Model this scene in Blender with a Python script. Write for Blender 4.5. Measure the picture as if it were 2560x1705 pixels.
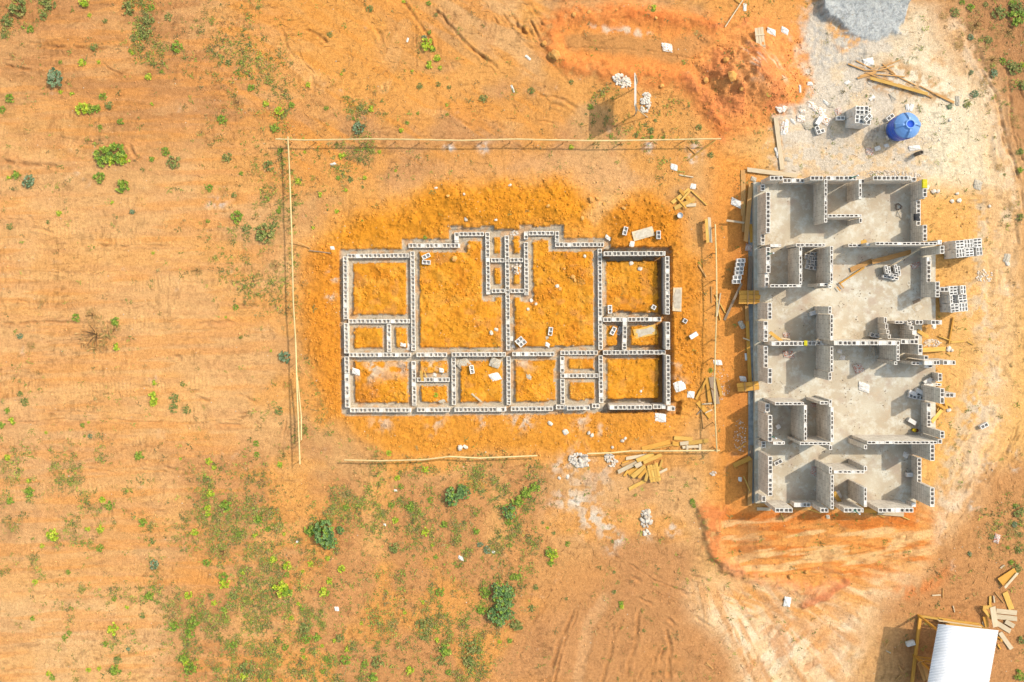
import bpy, math, random
import numpy as np
from mathutils import Vector, Matrix, Euler

random.seed(7)
RNG = np.random.default_rng(11)
for o in list(bpy.data.objects):
    bpy.data.objects.remove(o)

# ------------------------------------------------------------------ camera, sky, sun, exposure
S = bpy.context.scene
COL = S.collection
H = 42.0            # drone height, metres
PPM = 51.2          # photograph pixels per metre on the ground
CX, CY = 1280.0, 755.0   # the point straight below the drone, in photograph pixels
cam_d = bpy.data.cameras.new("camera")
cam = bpy.data.objects.new("camera", cam_d)
COL.objects.link(cam)
cam.location = (0, 0, H)
cam.rotation_euler = (0, 0, 0)
cam_d.sensor_width = 36.0
cam_d.lens = 36.0 * H * PPM / 2560.0
cam_d.shift_y = -(852.5 - CY) / 2560.0
cam_d.clip_end = 3000
S.camera = cam
S.render.resolution_x, S.render.resolution_y = 1024, 682

SUN_AZ, SUN_EL = 30.0, 49.0
w = bpy.data.worlds.new("World"); S.world = w; w.use_nodes = True
nt = w.node_tree; bg = nt.nodes["Background"]
sky = nt.nodes.new("ShaderNodeTexSky"); sky.sky_type = 'NISHITA'; sky.sun_disc = False
sky.sun_elevation = math.radians(SUN_EL); sky.sun_rotation = math.radians(90 - SUN_AZ)
sky.air_density = 2.0; sky.dust_density = 3.0
nt.links.new(sky.outputs[0], bg.inputs[0]); bg.inputs[1].default_value = 0.15
sd = bpy.data.lights.new("sun", 'SUN'); sd.energy = 2.4; sd.angle = math.radians(0.5); sd.color = (1.0, 0.93, 0.82)
so = bpy.data.objects.new("sun", sd); COL.objects.link(so)
a, e = math.radians(SUN_AZ), math.radians(SUN_EL)
dvec = Vector((-math.cos(a)*math.cos(e), -math.sin(a)*math.cos(e), -math.sin(e)))
so.rotation_euler = dvec.to_track_quat('-Z', 'Y').to_euler(); so.location = (20, 12, 30)
S.view_settings.view_transform = 'Standard'; S.view_settings.look = 'None'
S.view_settings.exposure = 0.93; S.view_settings.gamma = 1.0
KEXP = np.array((2.05, 1.98, 1.98))         # how bright a white sunlit level surface is at this exposure

# ------------------------------------------------------------------ helpers
def lin(c):
    c = np.asarray(c, float) / 255.0
    return np.where(c <= 0.04045, c/12.92, ((c+0.055)/1.055)**2.4)
def C(r, g, b):
    """base colour of a level sunlit surface that reads r,g,b in the photograph"""
    return np.minimum(lin((r, g, b)) / KEXP, 0.8)
def C4(r, g, b):
    return tuple(C(r, g, b)) + (1.0,)
def P(px, py, z=0.0):
    f = (1 - z / H) / PPM
    return Vector(((px - CX) * f, (CY - py) * f, z))

def vnoise(x, y, seed=0):
    xi = np.floor(x).astype(np.int64); yi = np.floor(y).astype(np.int64)
    fx = x - xi; fy = y - yi
    fx = fx*fx*(3-2*fx); fy = fy*fy*(3-2*fy)
    def h(a, b):
        n = (a*374761393 + b*668265263 + seed*974711) & 0x7fffffff
        n = ((n ^ (n >> 13)) * 1274126177) & 0x7fffffff
        n = n ^ (n >> 16)
        return (n & 0xffff) / 65535.0
    return (h(xi, yi)*(1-fx) + h(xi+1, yi)*fx)*(1-fy) + (h(xi, yi+1)*(1-fx) + h(xi+1, yi+1)*fx)*fy
def fbm(x, y, seed=0, octs=4, gain=0.5):
    t = 0; amp = 1; s = 0
    for i in range(octs):
        t = t + amp*vnoise(x*2**i + 17.3*i, y*2**i - 9.1*i, seed + i*13); s += amp; amp *= gain
    return t / s
def sstep(a, b, x):
    t = np.clip((x - a)/(b - a), 0, 1); return t*t*(3-2*t)
def D(pts):
    return [(x*1.0875, y*1.0875) for x, y in pts]
def Zm(ox, oy, f, items):
    return [(ox + i[0]/f, oy + i[1]/f, i[2]/f) + tuple(i[3:]) for i in items]

def tag(o, label=None, cat=None, group=None, kind=None):
    if label: o['label'] = label
    if cat: o['category'] = cat
    if group: o['group'] = group
    if kind: o['kind'] = kind
    return o
def empty(name, loc=(0, 0, 0), rz=0.0):
    o = bpy.data.objects.new(name, None); COL.objects.link(o); o.location = loc; o.rotation_euler[2] = rz
    o.empty_display_size = 0.2
    return o
def link(name, me, parent=None, loc=None, rot=None):
    o = bpy.data.objects.new(name, me); COL.objects.link(o)
    if parent: o.parent = parent
    if loc is not None: o.location = loc
    if rot is not None: o.rotation_euler = rot
    return o

class MB:
    def __init__(self): self.v = []; self.f = []; self.m = []
    def add(self, vs, fs, mat=0, M=None):
        n = len(self.v)
        if M is not None: vs = [tuple(M @ Vector(v)) for v in vs]
        self.v += [tuple(v) for v in vs]
        self.f += [tuple(i + n for i in f) for f in fs]; self.m += [mat]*len(fs)
        return self
    def box(self, c, s, rz=0, mat=0, M=None):
        x, y, z = s[0]/2, s[1]/2, s[2]/2
        R = Matrix.Translation(c) @ Matrix.Rotation(rz, 4, 'Z')
        if M is not None: R = M @ R
        vs = [(-x,-y,-z),(x,-y,-z),(x,y,-z),(-x,y,-z),(-x,-y,z),(x,-y,z),(x,y,z),(-x,y,z)]
        return self.add(vs, [(0,3,2,1),(4,5,6,7),(0,1,5,4),(1,2,6,5),(2,3,7,6),(3,0,4,7)], mat, R)
    def tube(self, pts, r, n=7, mat=0):
        pts = [Vector(p) for p in pts]; vs = []; fs = []
        for i, p in enumerate(pts):
            d = (pts[min(i+1, len(pts)-1)] - pts[max(i-1, 0)]).normalized()
            u = d.cross(Vector((0.3, 0.2, 1))); 
            if u.length < 1e-3: u = d.cross(Vector((1, 0, 0)))
            u.normalize(); v = d.cross(u)
            rr = r[i] if isinstance(r, (list, tuple)) else r
            for k in range(n):
                t = 2*math.pi*k/n; vs.append(tuple(p + u*rr*math.cos(t) + v*rr*math.sin(t)))
        for i in range(len(pts)-1):
            for k in range(n):
                a0 = i*n + k; b0 = i*n + (k+1) % n
                fs.append((a0, b0, b0+n, a0+n))
        fs.append(tuple(range(n))[::-1]); fs.append(tuple(range((len(pts)-1)*n, len(pts)*n)))
        return self.add(vs, fs, mat)
    def lathe(self, prof, n=28, mat=0, M=None):
        vs = []; fs = []
        for r, z in prof:
            for k in range(n):
                t = 2*math.pi*k/n; vs.append((r*math.cos(t), r*math.sin(t), z))
        for i in range(len(prof)-1):
            for k in range(n):
                a0 = i*n + k; b0 = i*n + (k+1) % n
                fs.append((a0, b0, b0+n, a0+n))
        return self.add(vs, fs, mat, M)
    def mesh(self, name, mats, smooth=False):
        me = bpy.data.meshes.new(name); me.from_pydata(self.v, [], self.f); me.update()
        for m in (mats if isinstance(mats, (list, tuple)) else [mats]): me.materials.append(m)
        me.polygons.foreach_set('material_index', self.m)
        if smooth: me.polygons.foreach_set('use_smooth', [True]*len(self.f))
        return me
    def build(self, name, mats, parent=None, loc=None, smooth=False, rot=None):
        return link(name, self.mesh(name, mats, smooth), parent, loc, rot)

# automatic wording: a description plus where it stands, ranked so that each label points to one thing
LANDMARKS = [
 ("the fence's upper left corner", 719, 348), ("the lower end of the left fence", 750, 1155),
 ("the foundation's upper left corner", 862, 640), ("the foundation's upper right corner", 1668, 636),
 ("the foundation's lower left corner", 868, 1024), ("the foundation's lower right corner", 1670, 1015),
 ("the foundation's stepped porch wall", 1267, 590), ("the middle of the foundation", 1270, 880),
 ("the white ash patch", 540, 510), ("the big round bush", 808, 1335), ("the tall double bush", 1256, 1530),
 ("the broad lime bush", 703, 1475), ("the blue-green bush", 1140, 1236), ("the photo's upper left corner", 0, 0),
 ("the photo's lower left corner", 0, 1705), ("the photo's left edge centre", 0, 850), ("the gravel heap", 2130, 40),
 ("the blue tank", 2255, 318), ("the white-roofed shed", 2420, 1620), ("the upright signboard", 1590, 240),
 ("the flattened dry brush", 240, 830), ("the bright bush pair", 1075, 118), ("the photo's lower edge", 1000, 1705),
 ("the spiky grey bush", 137, 195), ("the long low bush", 278, 390), ("the plank heap", 1600, 1170),
 ("the house's lower left corner", 1895, 1260), ("the house's upper left corner", 1895, 455),
 ("the house's upper right corner", 2300, 455), ("the house's lower right corner", 2325, 1265),
 ("the upper plank ramp", 1873, 743), ("the lower plank ramp", 1871, 966), ("the tall block stack", 2160, 285),
 ("the upper right block stack", 2422, 620), ("the lower right block stack", 2396, 746), ("the red soil mound", 1880, 180),
 ("the fence's upper right end", 1795, 350), ("the wooden bench", 1766, 577), ("the fence's lower right corner", 1795, 1127),
 ("the house's middle wall", 2110, 858), ("the field above the fence", 960, 200), ("the red dug strip", 1450, 100),
 ("the right edge at mid-height", 2545, 850), ("the lower field track", 1500, 1560), ("the wavy plant row", 1310, 1260),
 ("the lime twin shrubs", 385, 1005), ("the sandy fan", 1900, 1560), ("the lower weed field", 380, 1500),
 ("the scattered weeds", 560, 1220), ("the photo's upper right corner", 2560, 0)]
REG = []
def reg(o, desc, cat, px, py, group=None):
    o['category'] = cat
    if group: o['group'] = group
    REG.append((o, desc, px, py)); return o
ORD = ['nearest', 'second nearest', 'third nearest', 'fourth nearest', 'fifth nearest', 'sixth nearest', 'seventh nearest', 'eighth nearest', 'ninth nearest', 'tenth nearest']
def write_labels():
    keys = {}
    for o, desc, px, py in REG:
        L = min(LANDMARKS, key=lambda l: (l[1]-px)**2 + (l[2]-py)**2)
        dx, dy = px - L[1], py - L[2]; d = math.hypot(dx, dy)
        if d < 24: w_ = 'at'
        elif abs(dx) > abs(dy): w_ = 'right of' if dx > 0 else 'left of'
        else: w_ = 'below' if dy > 0 else 'above'
        keys.setdefault((desc, w_, L[0]), []).append((d, o))
    for (desc, w_, L), lst in keys.items():
        lst.sort(key=lambda t: t[0])
        for i, (d, o) in enumerate(lst):
            if len(lst) == 1: o['label'] = "%s %s %s" % (desc, w_, L)
            else: o['label'] = "%s %s %s, %s" % (desc, w_, L, ORD[min(i, 9)])

# ------------------------------------------------------------------ materials
def newmat(name, rough=0.9, spec=0.2):
    m = bpy.data.materials.new(name); m.use_nodes = True
    b = m.node_tree.nodes["Principled BSDF"]; b.inputs["Roughness"].default_value = rough
    b.inputs["Specular IOR Level"].default_value = spec
    return m, m.node_tree, b
def ramp2(nt_, fac, c0, c1, p0=0.3, p1=0.7):
    r = nt_.nodes.new("ShaderNodeValToRGB"); r.color_ramp.elements[0].position = p0; r.color_ramp.elements[1].position = p1
    r.color_ramp.elements[0].color = c0; r.color_ramp.elements[1].color = c1
    nt_.links.new(fac, r.inputs[0]); return r.outputs[0]
def noise(nt_, vec, scale, detail=4, rough=0.6):
    n = nt_.nodes.new("ShaderNodeTexNoise"); n.inputs["Scale"].default_value = scale
    n.inputs["Detail"].default_value = detail; n.inputs["Roughness"].default_value = rough
    if vec is not None: nt_.links.new(vec, n.inputs["Vector"])
    return n.outputs["Fac"]
def mixc(nt_, fac, a_, b_, mode='MIX'):
    m = nt_.nodes.new("ShaderNodeMix"); m.data_type = 'RGBA'; m.blend_type = mode
    for inp, val in ((m.inputs[0], fac), (m.inputs[6], a_), (m.inputs[7], b_)):
        if hasattr(val, 'links') or hasattr(val, 'is_linked'): nt_.links.new(val, inp)
        else: inp.default_value = val
    return m.outputs[2]
def bump(nt_, b, h, dist=0.02, strength=0.6):
    n = nt_.nodes.new("ShaderNodeBump"); n.inputs["Distance"].default_value = dist; n.inputs["Strength"].default_value = strength
    nt_.links.new(h, n.inputs["Height"]); nt_.links.new(n.outputs[0], b.inputs["Normal"])
def simple(name, c0, c1, scale=6.0, rough=0.85, coord='Object', bumpd=0.0, stretch=None, spec=0.2, p0=0.3, p1=0.7):
    m, t, b = newmat(name, rough, spec)
    tc = t.nodes.new("ShaderNodeTexCoord"); v = tc.outputs[coord]
    if coord == 'World':
        pass
    if stretch:
        mp = t.nodes.new("ShaderNodeMapping"); mp.inputs["Scale"].default_value = stretch
        t.links.new(v, mp.inputs[0]); v = mp.outputs[0]
    oi = t.nodes.new("ShaderNodeObjectInfo")
    ad = t.nodes.new("ShaderNodeVectorMath"); ad.operation = 'ADD'
    cb = t.nodes.new("ShaderNodeCombineXYZ"); mu = t.nodes.new("ShaderNodeMath"); mu.operation = 'MULTIPLY'; mu.inputs[1].default_value = 37.0
    t.links.new(oi.outputs["Random"], mu.inputs[0]); t.links.new(mu.outputs[0], cb.inputs[0]); t.links.new(mu.outputs[0], cb.inputs[2])
    t.links.new(v, ad.inputs[0]); t.links.new(cb.outputs[0], ad.inputs[1])
    f = noise(t, ad.outputs[0], scale)
    c = ramp2(t, f, c0, c1, p0, p1)
    # small change of tone from piece to piece
    mr = t.nodes.new("ShaderNodeMapRange"); mr.inputs[3].default_value = 0.82; mr.inputs[4].default_value = 1.1
    t.links.new(oi.outputs["Random"], mr.inputs[0])
    cc = t.nodes.new("ShaderNodeCombineXYZ")
    for i in range(3): t.links.new(mr.outputs[0], cc.inputs[i])
    c = mixc(t, 1.0, c, cc.outputs[0], 'MULTIPLY')
    t.links.new(c, b.inputs["Base Color"])
    if bumpd: bump(t, b, f, bumpd)
    return m

def masonry(name, side_pale, dark, mortar, z0, top=None):
    """hollow concrete block wall: courses and head joints from the face's own plane"""
    m, t, b = newmat(name, 0.92, 0.15)
    g = t.nodes.new("ShaderNodeNewGeometry")
    sp = t.nodes.new("ShaderNodeSeparateXYZ"); t.links.new(g.outputs["Position"], sp.inputs[0])
    sn = t.nodes.new("ShaderNodeSeparateXYZ"); t.links.new(g.outputs["True Normal"], sn.inputs[0])
    def mth(op, a_, b_=None):
        n = t.nodes.new("ShaderNodeMath"); n.operation = op
        for i, v in enumerate((a_, b_)):
            if v is None: continue
            if isinstance(v, (int, float)): n.inputs[i].default_value = v
            else: t.links.new(v, n.inputs[i])
        return n.outputs[0]
    u = mth('ADD', mth('MULTIPLY', sp.outputs[0], mth('ABSOLUTE', sn.outputs[1])), mth('MULTIPLY', sp.outputs[1], mth('ABSOLUTE', sn.outputs[0])))
    cb = t.nodes.new("ShaderNodeCombineXYZ"); t.links.new(u, cb.inputs[0]); t.links.new(mth('SUBTRACT', sp.outputs[2], z0), cb.inputs[1])
    br = t.nodes.new("ShaderNodeTexBrick"); br.offset = 0.5
    br.inputs["Scale"].default_value = 1.0; br.inputs["Brick Width"].default_value = 0.412; br.inputs["Row Height"].default_value = 0.212
    br.inputs["Mortar Size"].default_value = 0.011; br.inputs["Mortar Smooth"].default_value = 0.2; br.inputs["Bias"].default_value = 0.0
    br.inputs["Color1"].default_value = side_pale; br.inputs["Color2"].default_value = dark; br.inputs["Mortar"].default_value = mortar
    t.links.new(cb.outputs[0], br.inputs["Vector"])
    n1 = noise(t, g.outputs["Position"], 2.2, 5, 0.65); n2 = noise(t, g.outputs["Position"], 28, 3, 0.6)
    v1 = ramp2(t, n1, (0.76, 0.73, 0.70, 1), (1.12, 1.11, 1.09, 1)); v2 = ramp2(t, n2, (0.9, 0.9, 0.9, 1), (1.08, 1.08, 1.08, 1))
    side = mixc(t, 1.0, mixc(t, 1.0, br.outputs[0], v1, 'MULTIPLY'), v2, 'MULTIPLY')
    topc = mixc(t, 1.0, mixc(t, 1.0, top or side_pale, v1, 'MULTIPLY'), v2, 'MULTIPLY')
    isup = mth('GREATER_THAN', mth('ABSOLUTE', sn.outputs[2]), 0.7)
    t.links.new(mixc(t, isup, side, topc), b.inputs["Base Color"])  # side faces given a lifted tone against their shade, level faces a duller one
    bump(t, b, n2, 0.008, 0.5)
    return m

BLK = C4(246, 234, 214); 
M_house = masonry("house_masonry", (.60, .55, .475, 1), (.53, .48, .41, 1), (.33, .28, .23, 1), 0.3, (.54, .51, .46, 1))
M_found = masonry("foundation_masonry", (.60, .55, .475, 1), (.54, .49, .42, 1), (.36, .30, .24, 1), -0.35, (.56, .525, .46, 1))
M_block = simple("block_concrete", (.48, .45, .40, 1), (.62, .59, .54, 1), 14, 0.92, bumpd=0.004)
M_slab = None
M_wood = simple("fresh_sawn_wood", C4(226, 160, 62), C4(252, 206, 112), 5, 0.7, stretch=(0.6, 9, 9))
M_wood_o = simple("orange_formwork_wood", C4(230, 154, 60), C4(250, 190, 86), 5, 0.75, stretch=(0.6, 9, 9))
M_wood_p = simple("pale_weathered_wood", C4(222, 190, 150), C4(248, 226, 190), 5, 0.8, stretch=(0.6, 9, 9))
M_wood_g = simple("grey_weathered_wood", C4(150, 122, 98), C4(196, 168, 138), 5, 0.85, stretch=(0.6, 9, 9))
M_wood_b = simple("brown_plank_wood", C4(206, 146, 82), C4(240, 182, 112), 5, 0.8, stretch=(0.6, 9, 9))
WOOD = {'y': M_wood, 'o': M_wood_o, 'p': M_wood_p, 'g': M_wood_g, 'b': M_wood_b}
M_pole = simple("bamboo_batten", C4(250, 206, 130), C4(255, 232, 176), 4, 0.6, stretch=(1, 8, 8))
M_white = simple("white_plaster", C4(240, 232, 222), C4(254, 252, 248), 5, 0.8, bumpd=0.01)
M_mortar = simple("dried_mortar", C4(206, 188, 164), C4(242, 226, 202), 7, 0.95, bumpd=0.01)
M_stone = simple("white_rubble", (.38, .31, .23, 1), (.58, .52, .44, 1), 4, 0.95, bumpd=0.01)

# ------------------------------------------------------------------ foundation wall layout (photograph pixels)
# (x0,y0,x1,y1,courses,base z)
FZ = -0.17
FW = [
 (868,640,1023,638.6,2,FZ),(862.5,641,864,798,3,FZ),(865,808,866,883.5,3,FZ),(866,891.5,868,1021,3,FZ),
 (1030.7,628.7,1033.7,877,1.5,FZ),(1033.7,903,1035.5,1014,1.5,FZ),
 (1021,614,1150,613.6,1.5,FZ),(1141.4,581,1141.4,606.5,1.5,FZ),(1148,585,1210,585,1.5,FZ),
 (1218.6,580.5,1220.7,736,1.5,FZ),(1227.5,650.5,1261,650.5,1.5,FZ),(1274.5,650,1308,650,1.5,FZ),
 (1229,727,1262,727,1.5,FZ),(1276,727,1309.5,727,1.5,FZ),
 (1267,588.6,1270.7,876,1.5,FZ),(1271,891,1272,1012,1.5,FZ),
 (1315,578.7,1315,598,1.5,FZ),(1315,605.5,1316.4,738,1.5,FZ),(1321.6,583,1386,583,1.5,FZ),(1392.6,578,1392.6,605,1.5,FZ),
 (1388,611.8,1510,611.6,1.5,FZ),(1499.4,621.6,1501.4,874,1.5,FZ),(1501.6,888.5,1503,1006.8,1.5,FZ),
 (1509.6,634,1664,633.4,6,-0.75),(1668.3,640.5,1669,786,6,-0.75),(1669.6,805,1669.8,874,6,-0.75),(1670,888,1671,1012,6,-0.75),
 (1508,799,1556.5,798.6,3,-0.6),(1569,798.6,1655,798,3,-0.6),(1562.8,794,1561,874.6,3,-0.6),
 (1401,881.8,1494.5,881.6,1.5,FZ),(1508,881.5,1664,880.6,3,-0.6),
 (1280.5,885.3,1386,885,2.5,FZ),(872,887.5,1027,887.2,2.5,FZ),(1041,887,1117,886.8,2.5,FZ),(1129,886.5,1264,886,2.5,FZ),
 (870.5,803,1025,802.8,1.5,FZ),(972,810,972.6,880,1.5,FZ),(1133.7,893.5,1134.6,1012,1.5,FZ),(1042,949.6,1124,949.2,1.5,FZ),
 (1405.6,891,1405.8,931.5,1.5,FZ),(1406,947,1406.8,1012,1.5,FZ),(1401,939.5,1496,939.2,1.5,FZ),
 (875,1025.6,1027.5,1025.3,3,FZ),(1042,1024.8,1124,1024.6,3,FZ),(1136,1024.2,1266,1023.6,3,FZ),(1277,1022.4,1384,1021.8,3,FZ),
 (1390,1018,1416,1018,3,FZ),(1417,1020.4,1475,1019.6,4,FZ),(1480,1015,1499,1015,2.5,FZ),(1524,1018.6,1631,1018,6,-0.75),(1632.5,1016.8,1664,1016.6,5,-0.75),(1668.5,1021,1688,1022,4,-0.6)]
FW = [(a_, b_, c_, d_, (n_*.72 if z_ == FZ else n_*.9 if z_ < -.7 else n_*.8), (-.62 if z_ < -.7 else -.4 if z_ < -.5 else z_)) for (a_, b_, c_, d_, n_, z_) in FW]
def course(n): return n*0.212

# ------------------------------------------------------------------ the ground, one sheet
STEP = 0.05
xs = np.arange(-28.0, 28.001, STEP); ys = np.arange(-20.6, 17.0, STEP)
far = np.array([30, 34, 42, 60, 100, 200, 420, 900.])
GX = np.concatenate([-far[::-1], xs, far]); GY = np.concatenate([-far[::-1], ys, far])
WX, WY = np.meshgrid(GX, GY)
PX = WX*PPM + CX; PY = CY - WY*PPM
Z = np.zeros_like(WX)
n1 = fbm(PX/70, PY/70, 1, 4); n2 = fbm(PX/70, PY/70, 2, 4); n3 = fbm(PX/14, PY/14, 3, 3); n4 = fbm(PX/14, PY/14, 4, 3)
QX = PX + 44*(n1-.5) + 16*(n3-.5); QY = PY + 44*(n2-.5) + 16*(n4-.5)    # frayed edges
fine = fbm(PX/7, PY/7, 5, 3); big = fbm(PX/260, PY/260, 6, 3); mid = fbm(PX/45, PY/45, 8, 4)
streak = fbm(PX/60, PY/11, 9, 3)

def polymask(pts, soft=14, warp=True, X=None, Y=None):
    X = (QX if warp else PX) if X is None else X; Y = (QY if warp else PY) if Y is None else Y
    xa = np.array([p[0] for p in pts]); ya = np.array([p[1] for p in pts])
    out = np.zeros_like(X)
    sel = (X > xa.min()-soft-2) & (X < xa.max()+soft+2) & (Y > ya.min()-soft-2) & (Y < ya.max()+soft+2)
    x = X[sel]; y = Y[sel]
    ins = np.zeros(x.shape, bool); dmin = np.full(x.shape, 1e9)
    n = len(pts)
    for i in range(n):
        x0, y0 = pts[i]; x1, y1 = pts[(i+1) % n]
        if y0 != y1:
            c = ((y0 > y) != (y1 > y)) & (x < (x1-x0)*(y-y0)/(y1-y0) + x0); ins ^= c
        dx, dy = x1-x0, y1-y0; L = dx*dx + dy*dy + 1e-9
        t = np.clip(((x-x0)*dx + (y-y0)*dy)/L, 0, 1)
        dmin = np.minimum(dmin, np.hypot(x - x0 - t*dx, y - y0 - t*dy))
    s = np.where(ins, dmin, -dmin)
    out[sel] = sstep(-soft, soft, s)
    return out
def blob(cx, cy, rx, ry=None, ang=0, warp=True, p=2.0):
    ry = ry or rx
    X = QX if warp else PX; Y = QY if warp else PY
    ca, sa = math.cos(math.radians(ang)), math.sin(math.radians(ang))
    u = (X-cx)*ca + (Y-cy)*sa; v = -(X-cx)*sa + (Y-cy)*ca
    return np.exp(-((u/rx)**2 + (v/ry)**2)**(p/2))
def linedist(pts, warp=0.3, maxd=60):
    X = PX + warp*(QX-PX); Y = PY + warp*(QY-PY)
    xa = [p[0] for p in pts]; ya = [p[1] for p in pts]
    sel = (X > min(xa)-maxd) & (X < max(xa)+maxd) & (Y > min(ya)-maxd) & (Y < max(ya)+maxd)
    out = np.full(X.shape, 1e3); al = np.zeros(X.shape); x = X[sel]; y = Y[sel]
    d = np.full(x.shape, 1e3); sgn = np.zeros(x.shape); a_ = np.zeros(x.shape); acc = 0
    for (x0, y0), (x1, y1) in zip(pts[:-1], pts[1:]):
        dx, dy = x1-x0, y1-y0; L2 = dx*dx + dy*dy + 1e-9; L = math.sqrt(L2)
        t = np.clip(((x-x0)*dx + (y-y0)*dy)/L2, 0, 1)
        q = np.hypot(x-x0-t*dx, y-y0-t*dy); b = q < d
        d = np.where(b, q, d); a_ = np.where(b, acc + t*L, a_)
        sgn = np.where(b, ((x-x0)*dy - (y-y0)*dx)/L, sgn); acc += L
    out[sel] = d; al[sel] = a_; sg = np.zeros(X.shape); sg[sel] = sgn
    return out, al, sg

col = np.zeros(WX.shape + (3,)); col[:] = C(236, 176, 112)
SOIL = np.array((1.25, 1.36, 1.50))
def paint(mask, rgb):
    global col
    c = C(*rgb)
    if rgb[0]-rgb[2] > 62: c = np.minimum(c*(SOIL if rgb[2] > 90 else np.array((1.2, 1.2, 1.2)) if rgb[2] > 60 else np.array((1.15, 1.12, 0.98))), 0.75)      # dry soils are a little paler than first judged
    col = col*(1-mask[..., None]) + c*mask[..., None]
# broad soil tones
paint(sstep(.42, .62, big)*.6, (232, 170, 108)); paint(sstep(.5, .75, mid)*.45, (206, 143, 90))
paint(polymask(D([(-400,-400),(470,-400),(470,60),(640,260),(560,330),(280,330),(120,200),(-400,180)]), 70)*.9, (200, 138, 84))
paint(polymask(D([(480,-300),(980,-300),(1010,220),(640,300),(500,100)]), 60)*.65, (232, 160, 84))
paint(polymask(D([(600,230),(960,230),(1260,200),(1330,330),(1200,400),(700,440),(620,420)]), 45)*.6, (204, 141, 88))
paint(polymask(D([(-300,430),(450,400),(480,560),(640,760),(660,1000),(420,1200),(-300,1000)]), 60)*.75, (231, 168, 104))
paint(polymask(D([(-200,840),(160,860),(330,1050),(330,1300),(-200,1300)]), 60)*.5, (218, 158, 103))
paint(polymask(D([(-200,1340),(350,1330),(420,1450),(300,1700),(-200,1700)]), 50)*.7, (234, 178, 118))
paint(polymask(D([(400,1040),(560,1020),(700,1100),(1250,1080),(1250,1400),(1140,1700),(380,1700),(400,1250)]), 60)*.8, (208, 144, 88))
for pts in ([(620,1060),(690,1050),(700,1180),(640,1170)], [(830,1080),(900,1080),(890,1200),(880,1290),(840,1260)], [(535,1400),(610,1390),(600,1480),(540,1480)], [(370,1140),(430,1120),(420,1220),(380,1230)], [(1130,1120),(1160,1100),(1180,1260),(1120,1280)]):
    paint(polymask(D(pts), 26)*.75, (236, 168, 96))
og = fbm(PX/150+5, PY/110, 21, 4); paint(sstep(.46, .64, og)*(.32+.28*sstep(300, 900, PX))*(1-.6*blob(200,150,330,260))*sstep(2300, 1700, PX), (240, 164, 78))
paint(sstep(.5, .7, fbm(PX/90, PY/30, 22, 4))*.35*sstep(1000, 600, PX), (240, 178, 112))
paint(sstep(.52, .68, fbm((PX+PY*.6)/150, (PY-PX*.6)/22, 23, 4))*.55*polymask(D([(480,-80),(1300,-80),(1260,180),(1330,330),(1100,390),(700,400),(500,200)]), 60), (238, 156, 70))
bnd = fbm(PX/170, (PY+.04*PX)/15, 24, 4); lf = sstep(800, 560, PX)
paint(sstep(.5, .66, bnd)*.5*lf, (236, 158, 82)); paint(sstep(.5, .66, fbm(PX/140, (PY-.03*PX)/12, 25, 4))*.4*lf, (214, 148, 92)); Z += lf*.05*(bnd-.5)
# right-hand site
paint(polymask(D([(1640,300),(2500,300),(2500,1300),(1640,1300)]), 110), (240, 176, 102))
paint(polymask(D([(1630,340),(1740,360),(1740,460),(1730,1180),(1635,1190),(1640,800),(1620,600)]), 34)*.9, (244, 158, 72))
paint(polymask(D([(2130,420),(2240,430),(2250,560),(2180,620),(2180,840),(2170,1060),(2130,1160),(2120,700)]), 26)*.75, (240, 172, 92))
paint(polymask(D([(2225,-100),(2700,-100),(2700,900),(2354,640),(2330,480),(2290,330),(2240,200),(2160,110),(2150,30)]), 75)*.85, (190, 134, 88))
paint(polymask(D([(2240,300),(2330,420),(2354,560),(2354,700),(2290,620),(2230,420)]), 40)*.7, (222, 168, 112))
paint(polymask(D([(2120,1150),(2250,1080),(2600,980),(2600,1800),(2060,1800),(2070,1430),(1990,1430),(2060,1280)]), 45)*.85, (204, 143, 90))
paint(polymask(D([(2220,640),(2290,660),(2310,830),(2280,960),(2200,1170),(2150,1160),(2190,980),(2260,800)]), 22)*.7*sstep(.35,.6,n3), (244, 218, 182))
paint(polymask(D([(2240,450),(2265,450),(2270,560),(2275,760),(2250,760)]), 14)*.7*sstep(.35,.6,n3), (244, 222, 190))
d, al, sg = linedist(D([(2190,60),(2260,200),(2300,330),(2318,470),(2300,620),(2295,800),(2280,960),(2220,1120),(2140,1230),(2060,1300)]), .8, 130)
paint(sstep(75, 8, d + 50*(mid-.5))*.55, (244, 190, 132)); paint(sstep(34, 4, d + 40*(n3-.5))*.45*sstep(.4,.6,mid), (249, 214, 174)); Z += .03*np.sin(d/5.5)*sstep(70, 30, d)*sstep(.4,.6,n1)
# brown lower middle, fan of pale sand
paint(polymask(D([(1130,1800),(1190,1460),(1300,1300),(1430,1220),(1610,1250),(1590,1370),(1680,1480),(1750,1800)]), 40)*.8, (203, 142, 90))
paint(polymask(D([(1180,1180),(1380,1250),(1420,1330),(1300,1400),(1200,1420),(1160,1300)]), 50)*.5, (222, 155, 88))
paint(polymask(D([(1580,1350),(1690,1330),(1830,1340),(2040,1300),(2110,1300),(2010,1400),(1940,1520),(1960,1800),(1740,1800),(1690,1490),(1640,1450),(1600,1400)]), 52)*.9, (248, 200, 146))
paint(polymask(D([(1640,1400),(1800,1420),(1960,1420),(1960,1500),(1880,1700),(1740,1700),(1700,1500)]), 30)*sstep(.38,.62,fbm((PX+PY)/40,(PX-PY)/90,31,3)), (251, 214, 168))
paint(polymask(D([(1600,1370),(1760,1340),(2000,1330),(1990,1400),(1800,1440),(1650,1420)]), 24)*sstep(.45,.65,fbm((PX+PY*.4)/80,(PY-PX*.4)/16,32,3))*.7, (240, 160, 72))
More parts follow.
